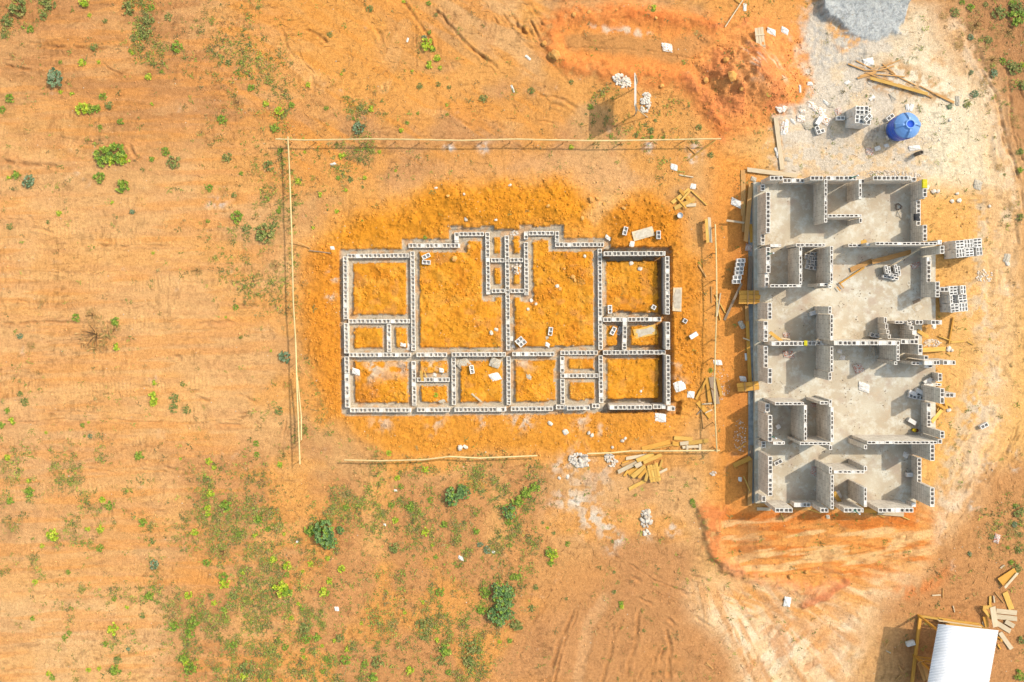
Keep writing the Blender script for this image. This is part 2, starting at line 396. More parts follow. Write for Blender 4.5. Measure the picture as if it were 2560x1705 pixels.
paint(polymask(D([(1690,1480),(1790,1400),(1900,1450),(1880,1700),(1720,1700)]), 30)*sstep(.5,.66,fbm((PX+PY)/30,(PX-PY)/70,33,3))*.6, (224, 150, 94))
# red cut below the house
paint(polymask(D([(1640,1170),(1730,1160),(1760,1180),(2110,1180),(2150,1190),(2130,1290),(2010,1330),(1880,1370),(1770,1330),(1680,1310)]), 36), (246, 166, 88))
paint(polymask(D([(1640,1170),(1730,1165),(2110,1175),(2100,1215),(1900,1200),(1700,1215)]), 14)*.8, (236, 134, 60))
cut = polymask(D([(1660,1180),(2140,1190),(2130,1290),(2010,1330),(1880,1370),(1770,1335),(1680,1310)]), 26)
lx = PX + 90*np.sin((PY-1380)/160.0); st1 = fbm(lx/110, (PY + .18*(PX-2050)*np.where(PX > 2050, -1, .3))/9, 37, 3); st2 = fbm(lx/80, (PY + .12*(PX-2050))/14, 38, 3)
paint(cut*sstep(.48,.66,st1)*.75, (230, 130, 60)); paint(cut*sstep(.5,.66,st2)*.75, (250, 198, 132)); paint(cut*sstep(.58,.7,fbm(PX/30,PY/20,39,3))*.5, (192, 132, 80)); Z += cut*.05*(st1-.5)
fan = polymask(D([(1580,1350),(2110,1290),(2010,1400),(1940,1520),(1960,1700),(1740,1700),(1690,1490)]), 30); ang_ = np.arctan2(PY-1250, PX-1700); rad_ = np.hypot(PY-1250, PX-1700)
st3 = fbm(ang_*26, rad_/120, 34, 3); paint(fan*sstep(.52,.68,st3)*.6, (236, 160, 84)); paint(fan*sstep(.55,.7,fbm(ang_*30+9, rad_/90, 35, 3))*.5, (210, 148, 96)); Z += fan*.05*(st3-.5)
paint(polymask(D([(1700,1210),(1740,1210),(1740,1290),(1700,1280)]), 12)*.6, (190, 130, 80))
paint(polymask(D([(1614,1165),(1668,1160),(1664,1220),(1668,1285),(1710,1310),(1690,1318),(1640,1285),(1616,1225)]), 16)*sstep(.25,.5,n3)*.85, (234, 138, 78))
d, al, sg = linedist(D([(1670,1305),(1740,1330),(1830,1350),(1880,1360),(1920,1345)]), .6); paint(sstep(30, 2, d+16*(mid-.5))*.6*sstep(.3,.55,n4), (240, 154, 100))
paint(polymask(D([(2050,1345),(2120,1335),(2180,1310),(2170,1345),(2090,1365)]), 26)*.8*sstep(.35,.6,n3), (238, 140, 74))
# dug red strip, top
paint(polymask(D([(1600,-100),(1880,-100),(1870,100),(1750,70),(1640,60)]), 24)*.85, (243, 166, 86))
paint(polymask(D([(1252,70),(1290,32),(1440,22),(1560,42),(1720,40),(1860,90),(1850,240),(1780,290),(1700,320),(1640,340),(1620,260),(1560,190),(1400,170),(1290,150),(1262,110)]), 34), (246, 158, 80))
paint(polymask(D([(1290,75),(1400,70),(1500,85),(1640,80),(1630,110),(1560,140),(1400,125),(1300,110)]), 12)*.85, (206, 146, 86))
d, al, sg = linedist(D([(1640,60),(1560,45),(1440,30),(1310,32),(1268,60),(1262,100),(1300,148),(1420,168),(1520,172),(1590,190),(1630,240),(1660,290)]), .6); paint(sstep(50, 0, d + 26*(mid-.5))*.85*sstep(.2,.5,n3+.25*(n1-.5)), (244, 146, 76)); paint(sstep(22, 0, d + 20*(n4-.5))*.6*sstep(.4,.6,mid), (222, 118, 60))
d, al, sg = linedist(D([(1690,45),(1760,55),(1620,58)]), .5); paint(sstep(16, 2, d)*.6*sstep(.38,.58,n4), (220, 126, 80))
d, al, sg = linedist(D([(1570,185),(1620,220),(1650,280),(1670,320)]), .7); paint(sstep(24, 2, d)*.7*sstep(.38,.58,n4), (216, 122, 74))
paint(blob(1880,185,125,110)*.95, (248, 160, 92)); paint(polymask(D([(1620,120),(1720,110),(1820,140),(1830,240),(1760,270),(1660,250),(1620,200)]), 16)*sstep(.46,.6,mid)*.5, (236, 136, 84))
paint(polymask(D([(1690,120),(1790,140),(1820,180),(1760,190),(1700,170)]), 18)*sstep(.5,.66,fbm((PX-PY)/14,(PX+PY)/60,36,3))*.8, (252, 210, 170))
paint(polymask(D([(1360,52),(1440,60),(1500,75),(1480,80),(1400,68)]), 8)*sstep(.4,.6,n3), (252, 222, 190))
# pale yard, sand, gravel
yard = polymask(D([(1850,60),(1880,-60),(2090,-60),(2090,110),(2180,200),(2200,330),(2150,410),(1785,410),(1792,270),(1850,230)]), 60); yard = sstep(.25, .75, yard + .8*(mid-.5) + .4*(n3-.5)); paint(yard*.93, (248, 231, 208)); paint(yard*sstep(.55,.7,fbm(PX/50,PY/40,44,4))*.5, (240, 196, 142))
paint(polymask(D([(2085,30),(2100,10),(2140,14),(2150,80),(2180,140),(2240,200),(2270,320),(2290,420),(2140,430),(2120,320),(2080,180)]), 46)*.85*sstep(.1,.4,mid), (250, 220, 178))
paint(polymask(D([(1980,160),(2090,150),(2200,200),(2180,240),(2060,230),(2000,210)]), 16)*sstep(.42,.6,n4)*.8, (206, 150, 92))
paint(polymask(D([(1900,50),(1970,60),(1990,100),(1930,110)]), 14)*sstep(.45,.55,n3), (246, 176, 104))
paint(polymask(D([(1790,330),(2150,340),(2150,405),(1790,405)]), 26)*sstep(.5,.62,n3)*.5, (242, 188, 122))
grav = polymask(D([(1860,-200),(2095,-200),(2080,40),(2062,80),(2010,98),(1960,86),(1925,60),(1880,40)]), 34)
grav = sstep(.34, .66, grav + .55*(n4-.5) + .35*(fine-.5))
grav2 = polymask(D([(1850,30),(2000,90),(1990,150),(1870,160),(1850,100)]), 26)*sstep(.42,.6,fine)*.45
gsp = sstep(.3, .75, fbm(PX/4.2, PY/4.2, 41, 2))
paint(np.maximum(grav, 0)*1.0, (224, 222, 216)); paint(grav*gsp*.85, (244, 240, 232)); paint(grav*sstep(.55,.8,fbm(PX/3.7,PY/3.7,42,2))*.6, (158, 160, 164)); paint(grav2, (188, 188, 186))
# orange earth thrown up round the foundation
ring = polymask(D([(700,560),(755,490),(900,480),(985,430),(1150,408),(1300,415),(1390,470),(1500,440),(1565,490),(1575,600),(1610,700),(1630,850),(1605,950),(1560,1005),(1480,1045),(1300,1065),(1100,1040),(900,1045),(760,960),(715,800),(695,650)]), 62)
paint(ring, (243, 164, 70))
paint(polymask(D([(1010,370),(1300,360),(1500,400),(1500,440),(1320,410),(1150,400),(1000,420)]), 30)*.5, (226, 162, 104))
spoil = polymask(D([(985,440),(1150,412),(1320,425),(1360,480),(1330,522),(1040,522),(1030,552),(935,552),(930,575),(790,570),(770,540),(830,500),(920,480)]), 36)
paint(spoil*.9, (238, 156, 44))
spoil2 = polymask(D([(1400,480),(1500,455),(1550,480),(1560,570),(1400,570)]), 34); paint(spoil2*.95, (234, 150, 48))
spoil3 = polymask(D([(700,600),(750,570),(785,600),(785,950),(760,960),(720,820),(705,700)]), 36); paint(spoil3*.8, (236, 150, 48))
spoil4 = polymask(D([(1545,575),(1600,600),(1625,830),(1590,900),(1548,930)]), 30); paint(spoil4*.75, (236, 152, 52))
paint(polymask(D([(780,950),(1100,960),(1500,955),(1540,980),(1400,1040),(1100,1030),(850,1030)]), 24)*.75, (240, 160, 60))
paint(polymask(D([(1360,520),(1440,450),(1400,440),(1330,490)]), 14)*.6, (238, 178, 110))

# trenches, footings, mounds
dw = np.full(WX.shape, 99.0); zb = np.full(WX.shape, FZ)
inner = (PX > 820) & (PX < 1720) & (PY > 540) & (PY < 1070)
xi, yi = WX[inner], WY[inner]; dwi = np.full(xi.shape, 99.0); zbi = np.full(xi.shape, FZ)
FWW = []
for (x0, y0, x1, y1, n, z0) in FW:
    A = P(x0, y0, z0 + course(n)); B = P(x1, y1, z0 + course(n)); FWW.append((A, B, n, z0))
    dx, dy = B.x-A.x, B.y-A.y; L2 = dx*dx + dy*dy
    L = math.sqrt(L2); t = ((xi-A.x)*dx + (yi-A.y)*dy)/L; over = np.maximum(np.maximum(-t, t-L), 0)
    q = np.maximum(np.abs((xi-A.x)*dy - (yi-A.y)*dx)/L, over); b = q < dwi
    dwi = np.where(b, q, dwi); zbi = np.where(b, z0, zbi)
dw[inner] = dwi; zb[inner] = zbi
dwn = dw + 0.07*(n3-.5) + 0.08*(fine-.5)
tr = sstep(0.36, 0.30, dwn)
extra = polymask([(1122,573),(1402,573),(1402,600),(1318,606),(1318,620),(1212,620),(1212,600),(1122,600)], 4, warp=False)
extra = np.maximum(extra, polymask([(1388,598),(1505,600),(1505,622),(1388,622)], 4, False))
for r in ((1156,593,1203,602),(1330,592,1371,601),(1417,590,1487,598),(1232,593,1254,637),(1277,590,1303,637)):
    extra *= 1 - polymask([(r[0],r[1]),(r[2],r[1]),(r[2],r[3]),(r[0],r[3])], 3, False)
tr = np.maximum(tr, extra)
room = polymask([(868,645),(1024,620),(1024,617),(1145,600),(1210,592),(1218,596),(1390,596),(1395,614),(1500,624),(1665,640),(1666,1012),(870,1018)], 3, False)
paint(room*.95, (243, 163, 50))
paint(room*sstep(.5,.7,fbm(PX/46,PY/46,51,4))*.5, (216, 130, 42)); paint(room*sstep(.6,.72,fbm(PX/26,PY/26,55,4))*.35, (206, 142, 90))
paint(room*sstep(.55,.7,fbm(PX/22,PY/22,52,3))*.5, (248, 176, 72))
rgh = sstep(.42, .62, fbm(PX/48, PY/48, 62, 3))
mound = room*(-0.08 + 0.26*fbm((PX+.6*PY)/80, (PY-.6*PX)/46, 61, 4) + 0.05*(n3-.5) + rgh*(0.10*(n4-.5) + 0.10*(fine-.5)))
Z = Z + 0.10*(n1-.5)*0.8 + 0.03*(mid-.5) + 0.024*(n3-.5)*sstep(.35, .65, n2)*1.5 + 0.014*(fine-.5)
rough = np.clip(ring*.8 + spoil + spoil2 + spoil3 + spoil4*.8, 0, 1.3)
rg2 = sstep(.42, .6, fbm(PX/55, PY/55, 63, 3)); Z += rough*((.02+.08*rg2)*(n3-.5) + (.01+.06*rg2)*(fine-.5) + 0.10*(mid-.5))
cl = fbm(PX/5.5, PY/5.5, 71, 2); Z += rough*0.05*sstep(.62, .8, cl) + room*0.02*sstep(.64, .84, cl)
Z += 0.10*polymask(D([(1000,450),(1150,425),(1300,440),(1320,500),(1040,505)]), 26) + 0.18*spoil*(.4+.8*mid) + 0.14*spoil2*mid*1.6 + 0.08*spoil3 + 0.08*spoil4
Z = np.where(room > 0, Z*(1-room) + room*(mound + 0.04*(fine-.5) + 0.04*sstep(.66,.84,cl) - 0.05), Z)
rightroom = polymask([(1508,640),(1664,640),(1664,1012),(1508,1012)], 6, False); Z -= rightroom*0.10
trz = tr*np.maximum(room, .62*(1-extra) + extra); trz = np.maximum(trz, tr*(PX > 1500)*.75)
Z = Z*(1-trz) + trz*(zb + 0.012*(fine-.5))
con = sstep(0.45, 0.8, tr)*polymask([(850,560),(1690,560),(1690,1045),(850,1045)], 10, False)
soiled = sstep(.54, .68, fbm(PX/20, PY/20, 53, 3))
paint(con*(1-.4*soiled)*(1-.7*polymask([(1640,630),(1700,630),(1700,1050),(1520,1050),(1520,1030),(1640,1030)],6,False)), (232, 212, 184))
out_tr = polymask([(1676,630),(1690,630),(1690,1040),(1676,1040)], 4, False)
# mounds and heaps elsewhere
Z += 1.25*blob(1872,180,66,60,0,True,2)*(0.75+.5*(mid-.1)+.16*(n3-.5)) + 0.30*blob(1950,215,55,60) + .25*blob(1810,180,40,60)
redz = polymask(D([(1600,90),(1850,90),(1850,280),(1660,310),(1580,190)]), 16); Z += redz*(.09*(n3-.5)+.05*(fine-.5)+.16*(mid-.5))
d, al, sg = linedist(D([(1640,60),(1560,45),(1440,30),(1310,32),(1268,60),(1262,100),(1300,148),(1420,168),(1520,172),(1590,190),(1630,240),(1660,290)]), .6)
Z += sstep(30, 0, d + 16*(mid-.5))*(0.17 + .16*(n3-.5))
Z += 0.9*grav*sstep(130, -60, PY)*(.7+.5*mid) + grav*.015*(fbm(PX/4,PY/4,43,2)-.5)
Z += 0.22*polymask(D([(1612,1165),(1664,1162),(1664,1280),(1705,1308),(1680,1318),(1640,1285),(1614,1225)]), 10)*(.5+mid) 
d, al, sg = linedist(D([(1670,1305),(1740,1330),(1830,1350),(1880,1360),(1920,1345)]), .6); Z += sstep(24, 4, d)*.10
d, al, sg = linedist(D([(1850,1390),(1900,1370),(1950,1340)]), .5); Z += sstep(16, 3, d)*.14; paint(sstep(16, 4, d)*.7, (224, 130, 84))
# ruts, dozer and tyre tracks
def rut(pts, wd=5, dep=.06, berm=.03, warp=.35, disp=True, tone=None):
    P_ = D(pts) if disp else pts; xa = [p[0] for p in P_]; ya = [p[1] for p in P_]; m = 60
    cs = np.where((PX[0] > min(xa)-m) & (PX[0] < max(xa)+m))[0]; rs = np.where((PY[:, 0] > min(ya)-m) & (PY[:, 0] < max(ya)+m))[0]
    if len(cs) < 2 or len(rs) < 2: return
    sl = (slice(rs[0], rs[-1]+1), slice(cs[0], cs[-1]+1))
    x = PX[sl] + warp*(QX[sl]-PX[sl]); y = PY[sl] + warp*(QY[sl]-PY[sl]); d = np.full(x.shape, 1e3); al = np.zeros(x.shape); acc = 0
    for (x0, y0), (x1, y1) in zip(P_[:-1], P_[1:]):
        dx, dy = x1-x0, y1-y0; L2 = dx*dx + dy*dy + 1e-9; L = math.sqrt(L2); t = np.clip(((x-x0)*dx + (y-y0)*dy)/L2, 0, 1)
        q = np.hypot(x-x0-t*dx, y-y0-t*dy); b_ = q < d; d = np.where(b_, q, d); al = np.where(b_, acc + t*L, al); acc += L
    endf = sstep(0, 14, al)*sstep(0, 14, acc-al)
    br = np.clip(2.3*fbm(al/22, PX[sl]/50, int(abs(pts[0][0])) % 97, 3) - .45, 0, 1.2)*(.6+.9*n3[sl])*endf
    Z[sl] += -dep*np.exp(-(d/wd)**2)*br + berm*np.exp(-((d-wd*2)/wd)**2)*br
    if tone:
        k = (np.exp(-(d/(wd*1.2))**2)*.35*np.clip(br, 0, 1))[..., None]; c = np.minimum(C(*tone)*SOIL, .75); col[sl] = col[sl]*(1-k) + c*k
BRN = (186, 122, 66)
for pts, wd, dep in (
  ([(1000,20),(1060,90),(1110,130),(1150,160)],5,.09), ([(925,0),(960,50),(990,90),(1000,140)],5,.07), ([(1170,20),(1190,60),(1215,85)],5,.09),
  ([(1130,30),(1150,60)],3,.06), ([(1215,40),(1240,95),(1250,115)],4,.07), ([(700,65),(730,78),(760,100)],5,.09), ([(1210,0),(1235,40),(1255,70)],4,.06),
  ([(0,148),(40,160),(75,165)],4,.07), ([(60,95),(110,108),(180,110),(260,112)],4,.05), ([(230,140),(290,180)],3,.04), ([(290,330),(310,358),(330,368)],5,.08),
  ([(120,318),(210,322),(220,330)],3,.04), ([(0,372),(60,382),(140,382)],6,.07), ([(220,562),(300,566),(400,565)],3,.05), ([(90,625),(140,628),(230,626)],3,.03),
  ([(0,742),(120,738),(220,745),(280,740)],4,.05), ([(100,785),(250,778)],3,.03), ([(100,945),(250,950),(330,952)],3,.03), ([(110,1078),(300,1082),(480,1080)],3,.03),
  ([(0,970),(200,966),(320,968),(430,970),(560,968)],3,.045), ([(70,900),(300,902),(460,900)],2.5,.03), ([(540,905),(570,918),(600,930)],4,.06),
  ([(655,960),(650,1000),(648,1040),(652,1060)],3,.07), ([(1250,1580),(1290,1470),(1320,1400)],7,.08), ([(1330,1400),(1290,1500),(1270,1580)],4,.06),
  ([(1190,1520),(1220,1440),(1260,1380)],5,.05), ([(1380,1580),(1410,1480),(1430,1420)],6,.05), ([(1440,1560),(1460,1470),(1470,1400)],6,.06), ([(1490,1580),(1510,1500)],5,.06),
  ([(1535,1570),(1540,1500),(1530,1440)],6,.07), ([(1600,1560),(1610,1500)],5,.05), ([(1420,1330),(1500,1350),(1560,1390)],2.5,.04), ([(1440,1290),(1500,1330),(1600,1370)],2.5,.04),
  ([(1430,1310),(1500,1345),(1590,1400)],2.5,.035), ([(1350,1290),(1420,1330)],2.5,.03), ([(2280,200),(2300,260),(2320,330),(2340,410)],4,.06), ([(2250,150),(2290,230),(2310,320),(2345,420)],4,.05),
  ([(2200,1150),(2240,1090),(2290,1000)],6,.05), ([(2210,1180),(2270,1100),(2330,1000)],8,.05), ([(2310,130),(2330,300),(2354,380)],5,.06), ([(1290,108),(1400,112),(1500,118),(1620,135)],3,.06),
  ([(1640,1480),(1700,1430),(1790,1400)],4,.05), ([(1700,1560),(1790,1450),(1900,1380)],5,.05), ([(1740,1560),(1830,1470),(1900,1440)],4,.05), ([(1650,1400),(1720,1380),(1800,1350)],4,.04),
  ([(1690,1280),(1830,1290),(1960,1280),(2080,1250)],4,.05), ([(1700,1250),(1860,1260),(2000,1240)],4,.04), ([(1810,1310),(1930,1320),(2020,1300)],4,.05)):
    rut(pts, wd*.7, dep*(1.3 if pts[0][1] < 1300 else .7), dep*.5, tone=BRN if wd >= 4 and pts[0][0] < 1650 else None)
rr_ = random.Random(77)
for (x0, y0, x1, y1, nn, ang) in ((980,0,1260,170,9,52), (640,40,960,300,10,75), (1180,1400,1560,1560,7,-68), (1390,1270,1640,1420,9,28), (2230,100,2350,600,9,78), (2150,900,2350,1150,8,-55), (0,380,560,820,14,2), (0,850,560,1100,10,2), (1000,200,1330,330,8,20), (1640,1380,1960,1540,12,-40)):
    for _ in range(nn):
        x, y = rr_.uniform(x0, x1), rr_.uniform(y0, y1); L = rr_.uniform(25, 90); a_ = math.radians(ang + rr_.uniform(-12, 12)); k_ = rr_.uniform(-.15, .15)
        rut([(x, y), (x+L*.5*math.cos(a_), y+L*.5*math.sin(a_)), (x+L*math.cos(a_+k_), y+L*math.sin(a_+k_))], rr_.uniform(2, 4.5), rr_.uniform(.03, .07), .03)
def track(pts, wpx, pitch, amp, chev=0.0, disp=True, tone=None):
    global Z
    d, al, sg = linedist(D(pts) if disp else pts, .12, wpx+10)
    m = sstep(wpx/2, wpx/2-4, d)*sstep(.36, .66, fbm(PX/44, PY/44, 77, 4))
    ph = (al + chev*np.abs(sg))/pitch*2*math.pi
    Z = Z + m*amp*np.sin(ph)
    if tone: paint(m*.35, tone)
PALE = (240, 178, 112)
for pts in ([(10,745),(200,740),(290,738),(400,722)], [(0,300),(160,330),(200,350)], [(20,890),(240,895),(480,880)], [(60,1000),(300,1010),(480,985)], [(180,560),(340,545)], [(0,530),(250,520)],
            [(120,655),(400,650)], [(200,960),(460,950)], [(620,100),(700,160),(730,200)], [(880,200),(900,140),(930,60)], [(140,1430),(260,1400),(330,1410)], [(30,1140),(200,1120),(330,1060)], [(600,640),(660,600)], [(950,260),(1200,300)]):
    track(pts, 40, 9.5, .011, 0, True, PALE)
for pts in ([(1380,148),(1450,152),(1530,150),(1620,160)], [(1290,60),(1380,52),(1440,58)], [(1360,142),(1420,150)], [(1760,1285),(1860,1275),(1960,1270)], [(1730,1320),(1840,1330),(1950,1320)], [(1710,1385),(1800,1375),(1900,1370)], [(1440,1440),(1510,1430),(1560,1400)], [(1220,1500),(1260,1430)], [(1400,1520),(1450,1480)],
            [(1640,1360),(1720,1370),(1820,1400)]):
    track(pts, 26, 9.0, .022, 1.2, True)
d, al, sg = linedist(D([(1330,1560),(1350,1440),(1390,1380)]), .4, 40); m = sstep(22, 8, d); Z -= .03*m; paint(m*.55, (224, 164, 108))
# ash and lime splashes
for x, y, r in ((541,512,15),(1134,361,12),(1211,362,13),(1620,358,12),(1740,372,14),(1725,385,10)):
    paint(blob(x, y, r)*sstep(.3,.55,n4), (252, 240, 226))
for x, y, r, k in ((940,916,26,.8),(1000,918,28,.7),(882,928,12,.9),(830,690,12,.8),(836,750,9,.8),(840,850,10,.7),(957,1055,22,.6),(1090,1052,18,.7),(1210,1048,16,.6),(1310,1050,22,.7),(1455,1062,16,.7),(1506,1075,12,.6),
                   (1312,905,22,.6),(1085,905,20,.6),(1695,905,14,.6),(1700,960,20,.5),(1440,1145,30,.6),(1450,1215,60,.35),(1400,1165,14,.6),(1520,1180,26,.4),(1410,1240,22,.8),(1440,1255,20,.8),(1480,1300,34,.9),(1520,1330,24,.9),(1555,1355,12,.8),(1540,1370,10,.6),(1620,1330,14,.6),(1685,1325,14,.8),
                   (2405,770,20,.6),(2470,1160,20,.5),(2530,1135,12,.9),(2535,1170,14,.8),(2441,1268,13,1),(2531,726,12,.9),(2370,1250,26,.4),(2210,1010,60,.4),(2450,1010,30,.5),(1860,1130,16,.4)):
    paint(blob(x, y, r)*sstep(.42,.58,n3)*k, (252, 234, 210))
rut([(1394,1235),(1420,1250),(1456,1262)], 3, .03, .02, .3, False, (255, 240, 222))
# fine tonal grain of dry soil
g_ = (0.86 + .28*fbm(PX/9, PY/9, 81, 3))*(0.93 + .14*vnoise(PX/3.1, PY/3.1, 82))
col = col*g_[..., None]
twig = sstep(.62,.72,fbm(PX/5,PY/16,83,2))*sstep(.5,.65,fbm(PX/80,PY/80,84,3))*.22 + sstep(.63,.73,fbm(PX/16,PY/5,85,2))*sstep(.5,.65,fbm(PX/80,PY/80,86,3))*.22
col = col*(1-twig*(1-.8*room))[..., None]
# level pad under the house
strip = polymask([(1835,470),(1888,455),(1888,1262),(1830,1262)], 24); paint(strip*.6, (226, 140, 70))  # wall shade deepened in the soil colour, a red-brown strip beside the house
pad = polymask([(1888,458),(2292,458),(2310,620),(2342,740),(2342,960),(2310,1090),(2292,1252),(1888,1252)], 10, False)
Z = Z*(1-pad) + pad*(-0.05)
farm = (np.abs(WX) > 28.5) | (WY < -20.8) | (WY > 17.1); Z = np.where(farm, 0, Z)

ny_, nx_ = WX.shape
me = bpy.data.meshes.new("ground")
me.vertices.add(nx_*ny_)
co = np.empty((nx_*ny_, 3), np.float32); co[:, 0] = WX.ravel(); co[:, 1] = WY.ravel(); co[:, 2] = Z.ravel()
me.vertices.foreach_set('co', co.ravel())
idx = np.arange(nx_*ny_).reshape(ny_, nx_)
quads = np.stack([idx[:-1, :-1], idx[:-1, 1:], idx[1:, 1:], idx[1:, :-1]], -1).reshape(-1, 4)
me.loops.add(quads.size); me.loops.foreach_set('vertex_index', quads.ravel().astype(np.int32))
me.polygons.add(len(quads)); me.polygons.foreach_set('loop_start', np.arange(0, quads.size, 4, dtype=np.int32))
me.polygons.foreach_set('use_smooth', np.ones(len(quads), bool))
me.update(calc_edges=True)
at = me.color_attributes.new("soil", 'FLOAT_COLOR', 'POINT')
c4 = np.ones((nx_*ny_, 4), np.float32); c4[:, :3] = np.clip(col.reshape(-1, 3), 0.01, 0.8); at.data.foreach_set('color', c4.ravel())
m, t, b = newmat("soil", 0.95, 0.1)
an = t.nodes.new("ShaderNodeAttribute"); an.attribute_name = "soil"
tc = t.nodes.new("ShaderNodeTexCoord")
k1 = noise(t, tc.outputs["Object"], 9, 6, .7); k2 = noise(t, tc.outputs["Object"], 34, 4, .7)
cc = mixc(t, 1.0, an.outputs[0], ramp2(t, k1, (.78, .75, .72, 1), (1.17, 1.18, 1.2, 1), .28, .72), 'MULTIPLY')
cc = mixc(t, 1.0, cc, ramp2(t, k2, (.80, .78, .76, 1), (1.15, 1.15, 1.16, 1), .28, .72), 'MULTIPLY')
t.links.new(cc, b.inputs["Base Color"])
mx = t.nodes.new("ShaderNodeMath"); mx.operation = 'ADD'; t.links.new(k1, mx.inputs[0]); t.links.new(k2, mx.inputs[1])
bump(t, b, mx.outputs[0], 0.05, 0.9)
me.materials.append(m)
ground = link("ground", me); tag(ground, kind='structure')

def gz(x, y):
    i = np.clip((np.asarray(x, float) + 28.0)/STEP, 0, len(xs)-1.001); j = np.clip((np.asarray(y, float) + 20.6)/STEP, 0, len(ys)-1.001)
    i0 = i.astype(int); j0 = j.astype(int); fi = i-i0; fj = j-j0; i0 = i0+8; j0 = j0+8
    return (Z[j0, i0]*(1-fi) + Z[j0, i0+1]*fi)*(1-fj) + (Z[j0+1, i0]*(1-fi) + Z[j0+1, i0+1]*fi)*fj
def gcol(x, y):
    i = np.clip(((np.asarray(x) + 28.0)/STEP), 0, len(xs)-1).astype(int)+8; j = np.clip(((np.asarray(y) + 20.6)/STEP), 0, len(ys)-1).astype(int)+8
    return col[j, i]
def G(px, py, up=0.0):
    p = P(px, py, 0)
    for _ in range(2):
        z = float(gz(p.x, p.y)) + up; p = P(px, py, z)
    return p
def onslab(px, py): return 1890 < px < 2338 and 458 < py < 1262 and not (px > 2296 and (py < 610 or 640 < py < 700 or py > 1105)) 
def place(px, py, up=0.0):
    if onslab(px, py): return P(px, py, 0.3 + up)
    return G(px, py, up)

# ------------------------------------------------------------------ hollow blocks and block walls
def block_geo(mb, c, L, T, Hh, rz, holes=2, fill=None, M=None, mat=0, pit=0.17):
    """one hollow block, open cores on top; fill = set of plugged cores"""
    R = Matrix.Translation(c) @ Matrix.Rotation(rz, 4, 'Z')
    if M is not None: R = M @ R
    x, y = L/2, T/2; wl = 0.028 if T > .16 else 0.026; we = 0.030; zt = Hh; fill = fill or {}
    hl = (L - we*(holes+1))/holes
    xsb = [-x]
    for k in range(holes):
        a0 = -x + we + k*(hl+we); xsb += [a0, a0+hl]
    xsb.append(x); ysb = [-y, -y+wl, y-wl, y]
    vs = []; fs = []; ix = {}
    for i, xx in enumerate(xsb):
        for j, yy in enumerate(ysb):
            ix[i, j] = len(vs); vs.append((xx, yy, zt))
    for i in range(len(xsb)-1):
        for j in range(3):
            if j == 1 and i % 2 == 1:
                k = i//2; dz = fill.get(k, pit)
                q = [ix[i,j], ix[i+1,j], ix[i+1,j+1], ix[i,j+1]]; n0 = len(vs)
                for v in q: vs.append((vs[v][0], vs[v][1], zt-dz))
                for s in range(4):
                    s2 = (s+1) % 4; fs.append((q[s2], q[s], n0+s, n0+s2))
                fs.append((n0, n0+1, n0+2, n0+3))
            else: fs.append((ix[i,j], ix[i+1,j], ix[i+1,j+1], ix[i,j+1]))
    n0 = len(vs); vs += [(-x,-y,zt),(x,-y,zt),(x,y,zt),(-x,y,zt),(-x,-y,0),(x,-y,0),(x,y,0),(-x,y,0)]
    for s in range(4):
        s2 = (s+1) % 4; fs.append((n0+4+s, n0+4+s2, n0+s2, n0+s))
    fs.append((n0+7, n0+6, n0+5, n0+4))
    mb.add(vs, fs, mat, R)
def wall_mesh(mb, A, B, T, z0, n, rnd, gap=0.006, plug=0.1):
    """block wall from A to B: solid lower courses and a top course of separate hollow blocks"""
    dx, dy = B.x-A.x, B.y-A.y; L = math.hypot(dx, dy); rz = math.atan2(dy, dx); ux, uy = dx/L, dy/L
    zt = z0 + course(n); hb = min(0.2, course(n)); jt = rnd.uniform(-.0025, .0025); T = T + jt
    if zt-hb > z0+.02: mb.box(((A.x+B.x)/2, (A.y+B.y)/2, (z0 + zt-hb)/2), (L-.004, T-.004, zt-hb-z0), rz)
    s = 0.0
    while s < L-0.06:
        rem = L - s; l = 0.4 if rem > 0.40 else rem
        if rem-0.4 < 0.1 and rem > 0.4: l = 0.4
        h = 2 if l > .3 else 1
        fl = {}
        for k in range(h):
            if rnd.random() < plug: fl[k] = rnd.uniform(.004, .03)
        c = s + l/2; off = rnd.uniform(-.004, .004)
        block_geo(mb, (A.x+ux*c-uy*off, A.y+uy*c+ux*off, zt-hb+rnd.uniform(-.002, .002)), l-gap, T, hb, rz + rnd.uniform(-.008, .008), h, fl, pit=hb*.8)
        s += 0.412

rf = random.Random(3)
found = empty("house_foundation", P(1270, 830, 0)); floc = found.location.copy()
tag(found, "low foundation of hollow concrete blocks laid out as small rooms in orange earth trenches", "foundation")
for (A, B, n, z0) in FWW:
    mb = MB(); wall_mesh(mb, A, B, 0.2, z0, n, rf, .012, .09)
    o = mb.build("wall", M_found, found); o.location = -floc

# ------------------------------------------------------------------ the half-built house
FLZ = 0.3
house = empty("unfinished_house", P(2100, 858, 0)); hloc = house.location.copy()
tag(house, "roofless half-built house of grey hollow concrete block walls on a pale concrete slab", "house")
m, t, b = newmat("screed_floor", 0.9, 0.2)
tc = t.nodes.new("ShaderNodeTexCoord")
f1 = noise(t, tc.outputs["Object"], .55, 5, .6); f2 = noise(t, tc.outputs["Object"], 1.9, 8, .72); f3 = noise(t, tc.outputs["Object"], 30, 3, .6)
cc = ramp2(t, f1, C4(214, 190, 160), C4(234, 216, 190), .35, .65)
cc = mixc(t, ramp2(t, f2, (0, 0, 0, 1), (.95, .95, .95, 1), .47, .62), cc, C4(248, 236, 216))
cc = mixc(t, ramp2(t, noise(t, tc.outputs["Object"], 1.3, 4, .6), (0, 0, 0, 1), (.85, .85, .85, 1), .52, .66), cc, C4(210, 184, 160))
cc = mixc(t, ramp2(t, noise(t, tc.outputs["Object"], .8, 7, .7), (0, 0, 0, 1), (.4, .4, .4, 1), .56, .74), cc, C4(232, 178, 126))
